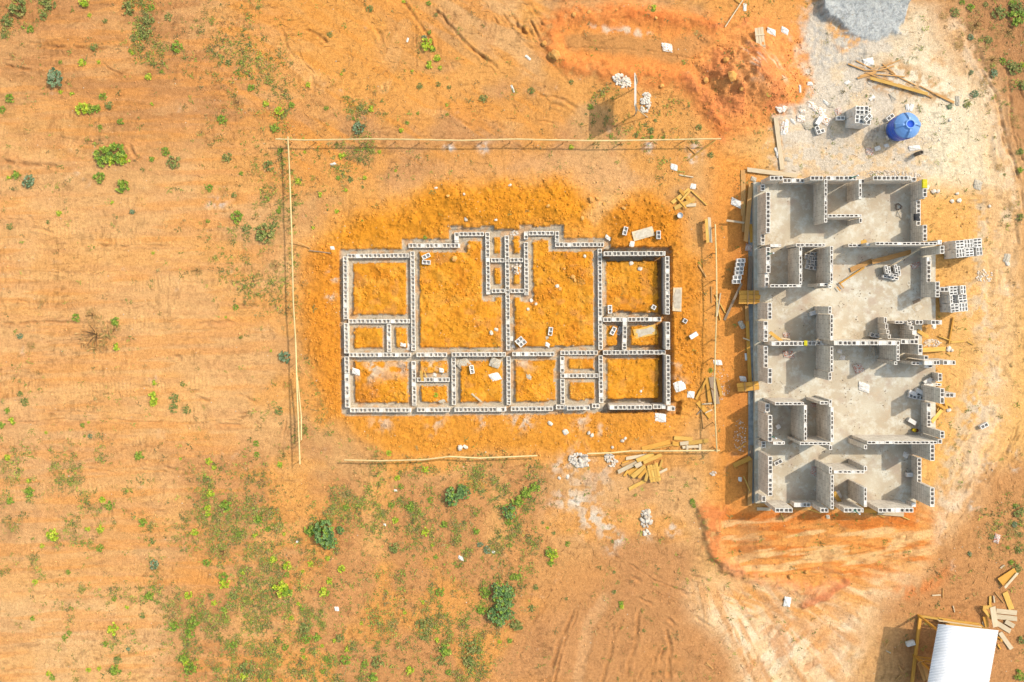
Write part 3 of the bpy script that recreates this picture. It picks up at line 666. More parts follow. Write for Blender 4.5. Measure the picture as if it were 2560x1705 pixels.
cc = mixc(t, ramp2(t, noise(t, tc.outputs["Object"], 6.0, 5, .7), (0, 0, 0, 1), (.4, .4, .4, 1), .62, .74), cc, C4(180, 156, 136))
cc = mixc(t, 1.0, cc, ramp2(t, f3, (.84, .88, .88, 1), (1.08, 1.08, 1.08, 1)), 'MULTIPLY')
t.links.new(cc, b.inputs["Base Color"]); bump(t, b, f2, .012, .4); M_slab = m
pts = [(1884,455),(2290,455),(2290,612),(2339,612),(2339,806),(2305,806),(2305,908),(2339,908),(2339,1094),(2290,1094),(2290,1258),(1888,1258)]
vv = [P(x, y, FLZ) for x, y in pts]; mb = MB(); n = len(vv)
mb.add([(v.x, v.y, FLZ) for v in vv] + [(v.x, v.y, -.3) for v in vv], [tuple(range(n))[::-1]] + [(i, (i+1) % n, n+(i+1) % n, n+i) for i in range(n)])
o = mb.build("floor_slab", M_slab, house); o.location = -hloc
# footing strip showing along the left side
A = P(1873, 470, .02); B = P(1877, 1258, .02); mb = MB(); mb.box(((A.x+B.x)/2+.05, (A.y+B.y)/2, -.02), (.26, abs(A.y-B.y), .14), 0)
o = mb.build("footing", simple("footing_concrete", C4(150, 150, 146), C4(200, 196, 188), 5, .95, bumpd=.01), house); o.location = -hloc

def ztop(n): return FLZ + course(n)
rh = random.Random(5)
def vwall(ref, refn, secs, T=.2, ref2=None):
    """wall running down the picture: ref = pixel column of its top where it is refn courses high"""
    for (y0, y1, n) in secs:
        z = ztop(n); f = (1 - z/H)/PPM
        r = ref if ref2 is None else ref + (ref2-ref)*((y0+y1)/2-455)/800.0
        X = (r - CX)*(1 - ztop(refn)/H)/PPM
        A = Vector((X, (CY-y0)*f, 0)); B = Vector((X, (CY-y1)*f, 0))
        mb = MB(); wall_mesh(mb, A, B, T, FLZ, n, rh, .006, .12); o = mb.build("wall", M_house, house); o.location = -hloc
def hwall(ref, refn, secs, T=.2):
    for (x0, x1, n) in secs:
        z = ztop(n); f = (1 - z/H)/PPM; Y = (CY - ref)*(1 - ztop(refn)/H)/PPM
        A = Vector(((x0-CX)*f, Y, 0)); B = Vector(((x1-CX)*f, Y, 0))
        mb = MB(); wall_mesh(mb, A, B, T, FLZ, n, rh, .006, .12); o = mb.build("wall", M_house, house); o.location = -hloc
TH = .135
vwall(1920, 7, [(461,477,3),(480,583,7),(585,612,3),(618,682,7),(683,718,6),(757,798,8),(803,854,5),(865,919,5),(921,959,8),(1009,1034,6),(1038,1105,8),(1103,1119,3),(1141,1240,8),(1240,1255,3)], .2, 1922.5)
hwall(445, 7, [(1925,1957,7),(1957.5,2011,3),(2026,2058,7),(2066,2141,7),(2141,2172,2),(2183,2277,7),(2278.5,2291,5)])
vwall(2296.4, 3, [(449,495,6),(500,565,3),(562,603,6)])
vwall(2322, 3, [(614,634,9),(642,706,3),(704,743,7)])
vwall(2322.4, 3, [(971,1009,9),(1007,1067,3),(1077.5,1096,9)])
vwall(2298.5, 3, [(1111,1152,9),(1144.5,1207,3),(1219,1267,9)])
hwall(608.7, 9, [(2188.7,2343,9)], TH); hwall(605.4, 9, [(2344,2354.5,9)], .2); hwall(608.7, 9, [(2121,2164,3),(2166,2187,6)], TH)
vwall(2064.7, 7, [(447.5,556,7)], TH); vwall(2150.8, 7, [(448,497,7)], TH); hwall(539.3, 7, [(2069.5,2154,7)], TH); vwall(2152, 7, [(545,557,7)], TH)
hwall(613.4, 7, [(1926,1953,7)], TH); hwall(612.4, 7, [(1990,2063,7)], TH); vwall(2001.6, 8, [(617,712,8)], TH)
vwall(2079, 9, [(615,709,9)], TH); vwall(2075.2, 9, [(713,720,9)], TH); hwall(714.2, 8, [(1926,2003,8)], TH); hwall(711.6, 8, [(2050,2069.6,8)], TH)
vwall(2079.4, 9, [(786,851,9),(866,930,9)], TH); vwall(2075, 9, [(766,785,9),(931,951,9)], TH)
hwall(859, 6, [(1929,2018.5,6),(2019,2040,4),(2041,2068,2)]); hwall(857.4, 9, [(2085,2250,9)]); hwall(854.3, 9, [(2252.5,2296,9)])
vwall(2245.2, 9, [(863.5,902,9)], TH); vwall(2239.6, 9, [(904,912,9)], TH)
vwall(2300.7, 9, [(806,813,4),(814,824.5,5),(826,837,6.3),(838,848,7.3),(861,887,9)])
vwall(2223, 5.5, [(793,808,3.6),(809,823,4.2),(824.5,835,4.8),(836.5,847,5.5)], TH)
hwall(805.5, 3, [(2237,2270,3),(2276,2284,3)], TH); hwall(805.6, 3.5, [(2288,2308,3.5),(2310,2325,2),(2327.6,2355,5)])
hwall(908, 7, [(2268,2278,4.5),(2279,2309,7)], TH); hwall(906.7, 8, [(2311,2350,8),(2351,2357.5,7),(2358,2389,8)])
vwall(2315.4, 9, [(889,899,9)]); hwall(916, 6, [(2311,2331,6)], TH)
hwall(723.5, 7, [(2350,2376,7)]); hwall(989, 9, [(2363.5,2389,8)])
vwall(2350.5, 3, [(933,953,3)])
hwall(1106.2, 9, [(2168,2343,9)], TH); hwall(1103.7, 9, [(2344.5,2355.5,9)], .2); vwall(2164, 9, [(1112,1123,9)], TH)
vwall(2013.7, 9, [(1012.5,1103,9)], TH); vwall(2080.3, 9, [(1018,1105,9)], TH); vwall(2076.4, 9, [(999,1017,9),(1113,1125,9)], TH)
hwall(1009, 9, [(1937.6,2010,9)], TH); hwall(1007, 9, [(2050,2071,9)], TH); hwall(1107.7, 8, [(1933,1962,8)], TH); hwall(1108.6, 9, [(2000,2076,9)], TH)
vwall(2080.4, 9, [(1187,1273,9)], TH); vwall(2076.2, 9, [(1167,1184,9)], TH); hwall(1180, 9, [(2085,2161,9)], TH)
vwall(2163.6, 9, [(1219,1267,9),(1165,1178,9)], TH)
hwall(1275.6, 8, [(1938,1983.6,8),(1985,2026,3),(2051,2071,8),(2109.6,2159,8),(2195.6,2286,8),(2279,2290,3)])

# ------------------------------------------------------------------ loose and stacked blocks
def block_mesh(L, T, holes=2, seed=0):
    mb = MB(); block_geo(mb, (0, 0, 0), L, T, 0.2, 0, holes, {}, pit=.16); return mb.mesh("concrete_block", M_block)
BM = {'full': block_mesh(.4, .2), 'thin': block_mesh(.4, .128), 'half': block_mesh(.2, .2, 1)}
NB = [0]
def block(kind, loc, rz, tilt=None, label=None, group=None):
    o = link("concrete_block", BM[kind], None, loc); NB[0] += 1
    o.rotation_euler = (tilt[0], tilt[1], rz) if tilt else (0, 0, rz)
    if label: tag(o, label, "concrete block", group)
    return o
def stack(cx, cy, ztopn, nx, ny, rot, kind, label, group, drop=()):
    """layers of 0.4 m squares, three thin or two thick blocks each, laid crosswise"""
    n = ztopn; zt = n*0.203; f = (1-zt/H)/PPM; base = Vector(((cx-CX)*f, (CY-cy)*f, 0)); R = Matrix.Rotation(rot, 3, 'Z')
    z0 = float(gz(base.x, base.y))+.01; r = random.Random(int(cx)); per = 3 if kind == 'thin' else 2; tt = .135 if kind == 'thin' else .205
    for k in range(n):
        for i in range(nx):
            for j in range(ny):
                turn = (i + j + k) % 2
                for q in range(per):
                    if k == n-1 and (i, j, q) in drop: continue
                    off = (q-(per-1)/2)*tt
                    lx = (i-(nx-1)/2)*.415 + (off if turn else 0); ly = (j-(ny-1)/2)*.415 + (0 if turn else off)
                    p = base + R @ Vector((lx + r.uniform(-.012, .012), ly + r.uniform(-.012, .012), 0)); p.z = z0 + k*.203
                    block(kind, p, rot + (math.pi/2 if turn else 0) + r.uniform(-.03, .03), None, label + (", top layer" if k == n-1 else ""), group)
stack(2422, 620, 6, 3, 2, math.radians(5), 'thin', "thin hollow block in the stack beside the house's upper right porch", "blocks of the upper right stack", ((2,0,0),))
stack(2396, 747, 5, 2, 3, math.radians(4), 'thin', "thin hollow block in the stepped stack outside the house's right wall", "blocks of the lower right stack", ((0,1,1),(0,1,2),(1,2,0)))
stack(2160, 287, 6, 2, 2, math.radians(-3), 'full', "thick hollow block in the tall stack left of the blue tank", "blocks of the tall yard stack", ((1,0,0),(1,1,1)))
b_ = P(2166, 296, 1.24); block('full', b_, math.radians(48), None, "thick hollow block lying askew on top of the tall stack left of the blue tank")
def small_stack(lst, label, group, kind='thin', up=0.0):
    for (x, y, lev, ang) in lst: block(kind, place(x, y, .005+lev*.203), math.radians(-ang), None, label, group)
small_stack([(2212,676,0,78),(2219,680,0,80),(2213,692,0,10),(2226,690,0,75),(2236,676,0,78),(2243,680,0,80),(2232,696,0,8),(2212,674,1,78),(2219,677,1,80),(2236,672,1,80),(2243,676,1,82),(2228,688,1,10)],
            "thin hollow block in the small heap on the house's upper right room floor", "blocks heaped in the upper right room")
# six blocks lying on their sides by the house's left wall
for i, (x, y) in enumerate(((1850,652),(1848,661.5),(1846,672.5),(1845,682),(1841,694),(1839,704))):
    for lev in range(2):
        p = G(x, y, .02 + lev*.203 + .1); o = link("concrete_block", BM['full'], None, p + Vector((.0, 0, 0))); o.rotation_euler = (0, 0, math.radians(2))
        tag(o, "white hollow block in the low row of stacked blocks left of the house", "concrete block", "row of blocks left of the house")
LOOSE = [ # x, y, image angle, kind, tilt
 (1066,641,-25,'full'),(1066.5,656,4,'full'),(1562,578,-76,'full'),(1645,587.7,90,'full'),(1524,773,88,'full'),(1633,768,30,'half'),(1376,828,-83,'full'),(1532,827,-64,'full'),(1547.5,827,-64,'full'),
 (1298,850,-40,'full'),(1306,858,-40,'full'),(1180,923,80,'full'),(1711,802,30,'half'),(2041.7,327,70,'full'),(2053,329,70,'half'),(2098,297,0,'full'),
 (2222,295,-38,'full'),(2240,298,-35,'full'),(2177,837,20,'half'),(2188,839,0,'half'),(2031,777,-15,'full'),(1940,1061,-30,'half'),(2279,1048,30,'full'),(2280,977,20,'full'),(2278,990,15,'full'),(2296,993,10,'full'),(2298,973.6,30,'full'),
 (2313,947,-30,'full'),(2308,958,-40,'full'),(2319,957,-45,'half'),(2334.5,949,5,'thin'),(2338,960,8,'thin'),(2272,1180,0,'full'),(1943,1154,-28,'full'),(2272,1601,-15,'full'),(2456,1063,-28,'full'),
 (2019,642,8,'full'),(2032,636,2,'full'),(2033,648,-3,'full'),(2023,655,5,'full'),(2033,662,0,'full'),(2020,668,12,'full'),(2031,670,4,'full'),(2040,301,-60,'full'),(1730,834,-32,'full')]
for (x, y, ang, kind) in LOOSE:
    o = block(kind, place(x, y, .005), math.radians(-ang))
    if (x, y) in ((1730,834),(2040,301),(2031,777),(2272,1180),(2279,1048),(2280,977),(2298,973.6),(1940,1061),(2272,1601),(2313,947),(2308,958),(2319,957)):   # lying on a side, cores hidden
        o.rotation_euler = (math.radians(90), 0, math.radians(-ang)); o.location.z += .1
        reg(o, "grey block lying on its side", "concrete block", x, y)
    else: reg(o, {'full': "loose hollow concrete block", 'half': "loose half concrete block", 'thin': "loose thin hollow block"}[kind], "concrete block", x, y)

# ------------------------------------------------------------------ timber
def plank_mesh(L, W, T, seed, name="plank"):
    r = random.Random(seed); n = max(3, int(L/.35)); vs = []; fs = []; bow = r.uniform(-.012, .012); tw = r.uniform(-.05, .05)
    e0 = r.uniform(-.02, .02); e1 = r.uniform(-.02, .02); c = min(.006, T*.2)
    prof = [(-W/2+c, 0), (W/2-c, 0), (W/2, c), (W/2, T-c), (W/2-c, T), (-W/2+c, T), (-W/2, T-c), (-W/2, c)]
    for i in range(n+1):
        s = i/n; x = -L/2 + L*s; zz = bow*math.sin(math.pi*s); a_ = tw*(s-.5)
        for (yy, z_) in prof:
            sk = (e0 if i == 0 else e1 if i == n else 0)*yy/W*2
            vs.append((x + sk, yy*math.cos(a_) - z_*math.sin(a_), yy*math.sin(a_) + z_*math.cos(a_) + zz))
    k = len(prof)
    for i in range(n):
        for j in range(k):
            fs.append((i*k+j, i*k+(j+1) % k, (i+1)*k+(j+1) % k, (i+1)*k+j))
    fs.append(tuple(range(k))); fs.append(tuple(range(n*k, n*k+k))[::-1])
    return MB().add(vs, fs)
def beam_between(A, B, W, T, mat, seed, name, parent=None, roll=0):
    """plank whose underside runs from A to B"""
    d = B-A; L = d.length; me_ = plank_mesh(L, W, T, seed).mesh(name, mat)
    o = link(name, me_, parent); xax = d.normalized(); yax = Vector((0, 0, 1)).cross(xax)
    if yax.length < 1e-4: yax = Vector((0, 1, 0))
    yax.normalize(); zax = xax.cross(yax); M = Matrix((xax, yax, zax)).transposed().to_4x4()
    o.matrix_local = Matrix.Translation((A+B)/2) @ M @ Matrix.Rotation(roll, 4, 'X'); return o
SEED = [100]
def plank(x0, y0, x1, y1, wpx, mat='y', z=0.01, z1=None, th=.028, desc=None, name=None, cat="plank"):
    SEED[0] += 1; z1 = z if z1 is None else z1
    A = place(x0, y0, z); B = place(x1, y1, z1)
    if z1 == z and not onslab((x0+x1)/2, (y0+y1)/2):     # rest it on the highest of a few points under it
        pts_ = [A.lerp(B, k/6) for k in range(7)]; zz = max(float(gz(p.x, p.y)) for p in pts_)*.6 + .4*(A.z+B.z)/2 + z*.6
        A.z = max(A.z, zz - .06); B.z = max(B.z, zz - .06)
    W = wpx/PPM; nm = name or ("stick" if wpx <= 4 else "plank")
    o = beam_between(A, B, W, th if wpx > 4 else max(.02, W*.7), WOOD[mat], SEED[0], nm)
    tone = {'y': 'yellow', 'o': 'orange', 'p': 'pale', 'g': 'grey', 'b': 'brown'}[mat]; L = math.hypot(x1-x0, y1-y0)
    size = 'long' if L > 60 else 'short' if L < 28 else ''
    d = desc or (("thin %s wooden stick" if nm == 'stick' else "%s wooden plank") % ((size+' '+tone).strip()))
    reg(o, d, "plank" if nm != 'stick' else "stick", (x0+x1)/2, (y0+y1)/2); return o
PL = [
 (1877.5,460,1864,604,11,'b',.12,.25),(1858,425,1858,540,12,'b',.01),(1860,540,1859,580,9,'b',.02),(1876,560,1879,606,8,'o',.05),(1816,551,1860,557,5,'p',.35,.2),(1868,424,1993,440,11,'p',.12),(1854,708,1811,800,6,'g',.35,.02),(1877,640,1873,725,11,'g',.08),
 (1868,803,1875,955,9,'o',.1),(1866,762,1868,802,9,'b',.1),(1876,1145,1874,1264,11,'b',.1),(1879,1113,1877,1150,9,'g',.06),(1833.6,1164,1877,1144,12,'o',.02,.2),(1841,1125,1864,1108,2.5,'o',.03),(1857,845,1874,851,3,'p',.2),(1859,1190,1875,1228,2.5,'y',.02,.2),
 (1892,1272,1926,1272.5,8,'p',.06),(1980,1271,2030,1272,7,'b',.04),(2160,1276,2195,1277,11,'o',.04),(2194,1282,2259,1287,9,'p',.1),(2188.5,1283,2210,1293,3,'y',.03),(2250,1289,2273,1299,3,'y',.03),(1952,1282,1960,1302,2.5,'y',.02),(2020,1272,2052,1283,3,'y',.03),
 (2293,826,2320,843,9,'y',.03),(2306,875,2363,872,11,'y',.1),(2383,793,2372,859,4,'o',.06),(2346.6,840,2380,853,3,'y',.05),(2376,856,2409,853,5,'y',.03),(2307,866,2334,852,3,'p',.04),(2418,854,2434,862,2.5,'y',.02),(2366,882,2378,890,2.5,'y',.02),
 (2329,1055,2357,1021,9,'y',.12,.03),(2362,999,2367,1021,5,'o',.1),(2366,1009,2381,1017,6,'y',.08),(2346.6,1010.5,2364.5,1023,7,'o',.14),(2342,1028,2348,1014,3,'y',.04),
 (2126,675,2180,652,12,'b',.05),(2180,655,2277,630,12,'b',.25),(2099.8,708,2160,669,4,'o',.1),(2097,706,2109,720,2.5,'o',.1),(2092,717,2100,727,2.5,'o',.1),(2222,668,2302,621,3,'p',.2,.6),
 (1924,830,1954,853,8,'y',.6,.35),(1921,847,1933,835,4,'p',.3),(1952,845,1975,848.6,3.5,'p',.3),(2084.5,1230,2101,1258,10,'y',.9,.3),(2152,606,2166,602,8,'y',.7),(1972,1110,1990,1098,4,'g',.05),
 (1680,507,1723.6,473,9,'y',.03),(1686,520.6,1737,497.5,10,'y',.06),(1699,474.5,1725,505,8,'o',.1),(1693,495,1715,520.5,4,'o',.14),(1715,513,1740,512,8,'p',.05),(1727,475.7,1767,513,3,'y',.05),(1698,437,1733,443,3,'p',.02),(1703,502,1725,476,5,'y',.16),(1718,490,1733,506,7,'y',.03),
 (1746.6,662,1765,692.6,4,'b',.03),(1778,715.6,1779,757,3,'b',.02),(1788,737,1813,783,3,'y',.04),(1801,732.6,1792.6,790.7,3,'p',.08),(1791,752,1801,800,3,'y',.05),
 (1765,951,1740,998,6,'o',.08),(1744,1004,1777,1043,12,'o',.05),(1768,943,1775,1005,10,'o',.06),(1779,942,1792,1010,15,'g',.12),(1793,945,1803,990,8,'o',.08),(1752,1018,1759,1070,3,'b',.02),(1755,1010,1780,1008,3,'p',.12),(1763,1032,1780,1024,3,'p',.1),(1758,1020,1742,1036,3,'g',.02),
 (1685,1094,1731,1098,10,'y',.04),(1681,1108,1699,1111,11,'o',.05),(1721,1108,1770.5,1101,10,'y',.07),(1706,1118,1746.6,1116,7,'p',.09),(1700,1109,1721,1106.5,9,'p',.11),(1604,1122,1675,1104,11,'o',.03),(1718,1112,1718,1129,5,'p',.12),(1750,1110,1750,1126,6,'p',.12),(1622,1124,1680,1112,2.5,'y',.06),
 (1565,1146,1617,1137.5,8,'p',.05),(1554,1164,1609,1145,7,'b',.06),(1545,1180,1592,1156.6,10,'p',.12),(1592,1152,1634,1135,12,'y',.14),(1609,1156.6,1654,1136,9,'y',.18),(1571,1185,1595,1172,16,'o',.05),(1580,1192,1613.6,1166,12,'y',.12),(1597,1194.6,1616,1173,8,'o',.16),
 (1572,1223,1612,1202,9,'y',.04),(1613.6,1202,1624,1164,8,'y',.15),(1647,1173,1656,1149,5,'y',.08),(1645.7,1183,1668,1172,6,'p',.1),(1560,1190,1570,1176,6,'o',.05),(1588,1166,1604,1158,11,'p',.2),(1556,1160,1572,1154,9,'o',.03),(1640,1194,1650,1208,4,'b',.02),
 (2512,1480,2528.6,1523,14,'y',.03),(2490.4,1527,2541.6,1532,12,'p',.05),(2490,1541,2542,1547,12,'p',.05),(2481,1517,2489,1567,14,'p',.35),(2458,1521,2478,1546,8,'y',.25),(2461,1541,2467.5,1567,10,'o',.1),(2490,1556,2525.6,1578,12,'p',.03),(2513,1553,2535,1565.6,11,'p',.08),(2499.6,1581,2528.6,1622,11,'p',.05),
 (2457,1518,2481,1518,9,'y',.3),(2475,1490,2475,1514,6,'y',.05),(2483,1489,2485,1506,3.5,'p',.03),(2487,1480,2509,1507,2.5,'b',.02),(2500,1455,2540,1429,22,'o',.12),(2511.5,1469,2544,1432,6,'p',.2),(2457,1553,2462,1568,6,'p',.04),(2493,1610,2501,1622,4,'o',.02),(2500,1420,2510,1412,4,'p',.02),
 (1857,0,1812.7,67.6,2.6,'p',.05),(1836,-2,1850,8,2.5,'y',.03),(1939,294,1955,424,11,'p',.03),(2175,195,2319,235,8,'y',.12),(2340,235,2385,257,6,'b',.05),(2143,196,2190,182,5,'b',.04),(2120,160,2160,176,3,'b',.03),
 (2150,190,2235,165,3,'b',.03),(2140,152,2180,172,2.6,'b',.03),(2165,182,2230,205,2.4,'b',.05),(2200,170,2250,150,2.4,'b',.03),(2245,210,2330,244,3.4,'b',.03),(2190,186,2262,192,2.6,'b',.05),(2300,215,2370,252,2.6,'b',.04),(2225,182,2290,214,2.4,'b',.03),(2160,176,2215,178,2.2,'b',.04),(2206,160,2238,186,2.4,'b',.03),(1789,350.5,1721.6,400,2.6,'y',.7,.05),(1719,366,1739.5,385,2.5,'b',.03),(1052.5,926,1057,953,7,'y',.1),(1061,928,1067,944,3,'y',.05),(1179,983.6,1204,1004,4.5,'p',.03),
 (2330,1488,2351,1487,3,'p',.02),(2357,1470,2357,1495,2.5,'b',.02),(2382,1514,2386,1530,2.5,'p',.02),(1766,1655,1782,1672,3,'b',.02),(1763,1660,1780,1668,2.5,'b',.02),(2215,1626,2226,1632,3,'p',.02),(2212,1615,2222,1604,3,'b',.02),(2246,1664,2256,1678,4,'b',.02),(2240,1700,2254,1686,5,'b',.02),
 (2206,1600,2214,1616,2.5,'b',.02),(1452,316,1470,310,3,'b',.02),(827,633,773,626,2.4,'g',.05),(731,598,775,620,2.6,'b',.35,.02),(2100,548,2098,546,4.5,'b',.01)]
for p_ in PL[:-1]:
    plank(*p_[:6], z=p_[6], z1=(p_[7] if len(p_) > 7 else None))
def panel(name, desc, cx, cy, wpx, hpx, ang, nb, cleats, mat, z, mat2=None):
    """boards nailed side by side on cleats"""
    o = empty(name, place(cx, cy, z), math.radians(-ang)); reg(o, desc, "wooden panel", cx, cy)
    W, Hh = wpx/PPM, hpx/PPM; bw = W/nb
    for i in range(nb):
        SEED[0] += 1; q = plank_mesh(Hh*random.uniform(.94, 1.04), bw-.012, .025, SEED[0]).build("board", WOOD[mat], o)
        q.location = (-W/2 + bw*(i+.5), random.uniform(-.03, .03), 0); q.rotation_euler = (0, 0, math.pi/2)
    for c in cleats:
        SEED[0] += 1; q = plank_mesh(W*1.05, .07, .03, SEED[0]).build("cleat", WOOD[mat2 or mat], o); q.location = (0, c*Hh/2, .03)
    return o
panel("formwork_panel", "pale panel of boards nailed on two cleats", 1900, 98, 22, 60, -6, 3, (.35, -.6), 'p', .18)
panel("formwork_panel", "yellow panel of boards nailed on two cleats", 1635, 1182, 28, 46, -12, 4, (.5, -.55), 'y', .2)
panel("plank_ramp", "orange ramp of boards bridging to the house's upper doorway", 1873, 743, 34, 52, 90, 3, (.45, -.15), 'o', .34, 'b')
panel("plank_ramp", "orange narrow board ramp bridging to the house's lower doorway", 1871, 966, 22, 52, 84, 2, (.5, -.35), 'o', .34, 'b')
# bench
o = empty("bench", G(1766, 577), math.radians(-86)); reg(o, "narrow wooden bench of two planks standing", "bench", 1766, 577)
q = plank_mesh(1.22, .14, .03, 5).build("seat", M_wood_p, o); q.location = (0, .075, .42)
q = plank_mesh(1.16, .14, .03, 6).build("seat", M_wood, o); q.location = (.03, -.075, .42)
for x_ in (-.48, .48):
    mb = MB(); mb.box((x_, 0, .21), (.035, .27, .42)); mb.box((x_, 0, .12), (.036, .31, .05)); mb.build("leg", M_wood_o, o)
# wide mortar boards
def mboard(x0, y0, x1, y1, wpx, desc, mat, splash, z=.02):
    SEED[0] += 1; o = beam_between(G(x0, y0, z), G(x1, y1, z), wpx/PPM, .03, WOOD[mat], SEED[0], "mortar_board"); reg(o, desc, "board", (x0+x1)/2, (y0+y1)/2)
    if splash:
        r = random.Random(SEED[0]); L = math.hypot(x1-x0, y1-y0)/PPM; W = wpx/PPM; n = 26; vs = []; 
        for k in range(n):
            t = 2*math.pi*k/n; q = r.uniform(.72, 1); vs.append((.46*L*q*math.copysign(abs(math.cos(t))**.5, math.cos(t)), .47*W*q*math.copysign(abs(math.sin(t))**.5, math.sin(t)), .036))
        vs.append((0, 0, .055)); mb = MB(); mb.add(vs, [(k, (k+1) % n, n) for k in range(n)]); mb.build("mortar", M_mortar, o, smooth=True)
mboard(1582, 591.5, 1633.5, 577, 24, "wide mortar-caked board lying between two blocks", 'p', True, .05)
mboard(1585, 836, 1640, 823, 25, "wide mixing board with grey mortar inside foundation room", 'y', True, .04)
mboard(1694, 719, 1692, 778, 22, "white plaster-covered board outside foundation's right wall", 'p', True, .03)
mboard(2284, 775, 2306, 763, 16, "white mortar board on the porch floor", 'p', True, .33)
mboard(2282, 757, 2300, 749, 8, "narrow grey mortar board on the porch floor", 'g', False, .33)

# ------------------------------------------------------------------ profile fences: a batten on stakes
def profile(pts, z, posts, desc, brace=None):
    c = G(*pts[0]); o = empty("batter_fence", Vector((c.x, c.y, 0))); o['label'] = desc; o['category'] = "fence"; base = o.location
    W = [P(x, y, z) for x, y in pts]; SEED[0] += 1
    r = random.Random(SEED[0])
    for i in range(len(W)-1):
        A, B = W[i], W[i+1]; dv = (B-A).normalized()*.09; n = 5
        pp = [A - dv*.5 + (B-A+dv)*k/n + Vector((0, 0, r.uniform(-.012, .012) + i*.004)) - base for k in range(n+1)]
        MB().tube(pp, .036, 6).build("batten", M_pole, o)
    for (x, y) in posts:
        T = P(x, y, z + .03); g0 = float(gz(T.x, T.y)); lean = Vector((r.uniform(-.05, .05), r.uniform(-.05, .05), 0))
        MB().tube([Vector((T.x, T.y, g0-.05)) + lean - base, Vector((T.x, T.y-.05, z+.02)) - base], [.026, .022], 6).build("stake", M_wood_b, o)
    return o
def along(pts, xs_=None, ys_=None):
    out = []
    for v in (xs_ or ys_):
        k = 0 if xs_ else 1
        for (p, q) in zip(pts[:-1], pts[1:]):
            if min(p[k], q[k]) <= v <= max(p[k], q[k]):
                t_ = (v-p[k])/(q[k]-p[k]+1e-9); out.append((p[0]+t_*(q[0]-p[0]), p[1]+t_*(q[1]-p[1]))); break
    return out
tp = [(691,347.5),(760,350),(930,347.5),(1060,349),(1150,351),(1290,348),(1380,350),(1500,352),(1640,350),(1800,347)]
profile(tp, .7, along(tp, xs_=[722,782,839,908,985,1046,1130,1205,1275,1331,1409,1485,1553,1632,1713,1790]), "long pole and stake setting-out fence running above the foundation")
tl = [(719.8,344),(724.5,446),(729.6,595),(733.5,760),(739.5,859),(743,979),(747,1080),(750,1158)]
profile(tl, .7, along(tl, ys_=[352,417,482,556,620,686,760,838,905,975,1050,1110,1152]), "pole and stake setting-out fence running down left of the foundation")
profile([(743,940),(753,1040),(753,1098)], .62, [(753,1095)], "second thin pole propped beside the left fence's lower end")
bl = [(863,1150),(950,1152),(1060,1149),(1124,1141),(1200,1145),(1341,1139)]
profile(bl, .6, along(bl, xs_=[917,970,1016,1071,1125,1182,1231,1282,1340]), "pole and stake setting-out fence running below the foundation's left half")
br_ = [(1470,1134),(1528,1132),(1578,1127),(1680,1127),(1797,1126)]
profile(br_, .6, along(br_, xs_=[1530,1580,1640,1676,1740,1794]), "pole and stake setting-out fence below the foundation's right corner, beside planks")
rr = [(1788,563),(1791,660),(1792,760),(1788,880),(1786,960),(1788,1050),(1792,1128)]
profile(rr, .7, along(rr, ys_=[566,632,700,764,850,895,975,1062,1124]), "thin pole and stake setting-out fence between the foundation and the house")

# ------------------------------------------------------------------ signboard seen edge-on
o = empty("signboard", G(1578, 262)); base = o.location.copy(); tag(o, "upright white signboard on posts seen edge-on with its grey shadow beside", "signboard")
zb0, zb1 = 1.25, 2.5
pA0, pA1 = P(1589, 190, zb1), P(1589, 268, zb1); Xt = (1587-CX)*(1-zb1/H)/PPM; Xb = (1590-CX)*(1-zb0/H)/PPM; Ya, Yb = P(0, 182, zb1).y, P(0, 264, zb1).y
mb = MB(); hx = .02
vs = [(Xb-hx, Ya, zb0), (Xb+hx, Ya, zb0), (Xb+hx, Yb, zb0), (Xb-hx, Yb, zb0), (Xt-hx, Ya, zb1), (Xt+hx, Ya, zb1), (Xt+hx, Yb, zb1), (Xt-hx, Yb, zb1)]
mb.add([tuple(Vector(v)-base) for v in vs], [(0,3,2,1),(4,5,6,7),(0,1,5,4),(1,2,6,5),(2,3,7,6),(3,0,4,7)]).build("board", M_white, o)
for Y in (Ya-.1, Yb+.1):
    MB().tube([Vector((Xb+.12, Y, -.1))-base, Vector((Xb+.06, Y, zb0))-base, Vector((Xt+.05, Y, zb1-.05))-base], .035, 6).build("post", M_wood_p, o)
MB().tube([Vector((Xb+.75, Yb+.0, 0))-base, Vector((Xb+.07, Yb+.08, 1.3))-base], .025, 6).build("brace", M_wood_p, o)

# ------------------------------------------------------------------ water tank, pipe
M_blue = simple("blue_polyethylene", tuple(C(40, 104, 246))+(1,), tuple(C(58, 120, 250))+(1,), 3, .4, spec=.45)
M_blue2 = simple("blue_lid", tuple(C(126, 180, 252))+(1,), tuple(C(150, 196, 255))+(1,), 3, .45, spec=.4)
M_bdark = simple("dark_blue_inside", tuple(C(20, 90, 226))+(1,), tuple(C(28, 100, 236))+(1,), 3, .6)
tb = G(2238, 327); tank = empty("water_tank", Vector((tb.x, tb.y, tb.z+.2)), math.radians(12)); tag(tank, "round blue plastic water tank with ribbed domed lid standing on blocks", "water tank")
MB().lathe([(.001,0),(.50,0),(.55,.03),(.57,.3),(.59,.34),(.575,.38),(.60,.68),(.615,.72),(.60,.76),(.61,.92),(.63,1.0),(.615,1.05)], 40).build("body", M_blue, tank, smooth=True)
n = 64; prof = [(.63,1.04),(.60,1.10),(.47,1.22),(.34,1.31),(.23,1.36)]; vs = []; fs = []
for i, (r, z) in enumerate(prof):
    for k in range(n):
        t_ = 2*math.pi*k/n; q = abs(math.sin(2*t_+.3)); rib = (.085 if q < .33 else 0)*(1 - (i == 0)) ; g_r = .95 if (q < .33 and i == 0) else 1
        vs.append((r*g_r*math.cos(t_), r*g_r*math.sin(t_), z + rib*(.5 if i == 4 else 1)))
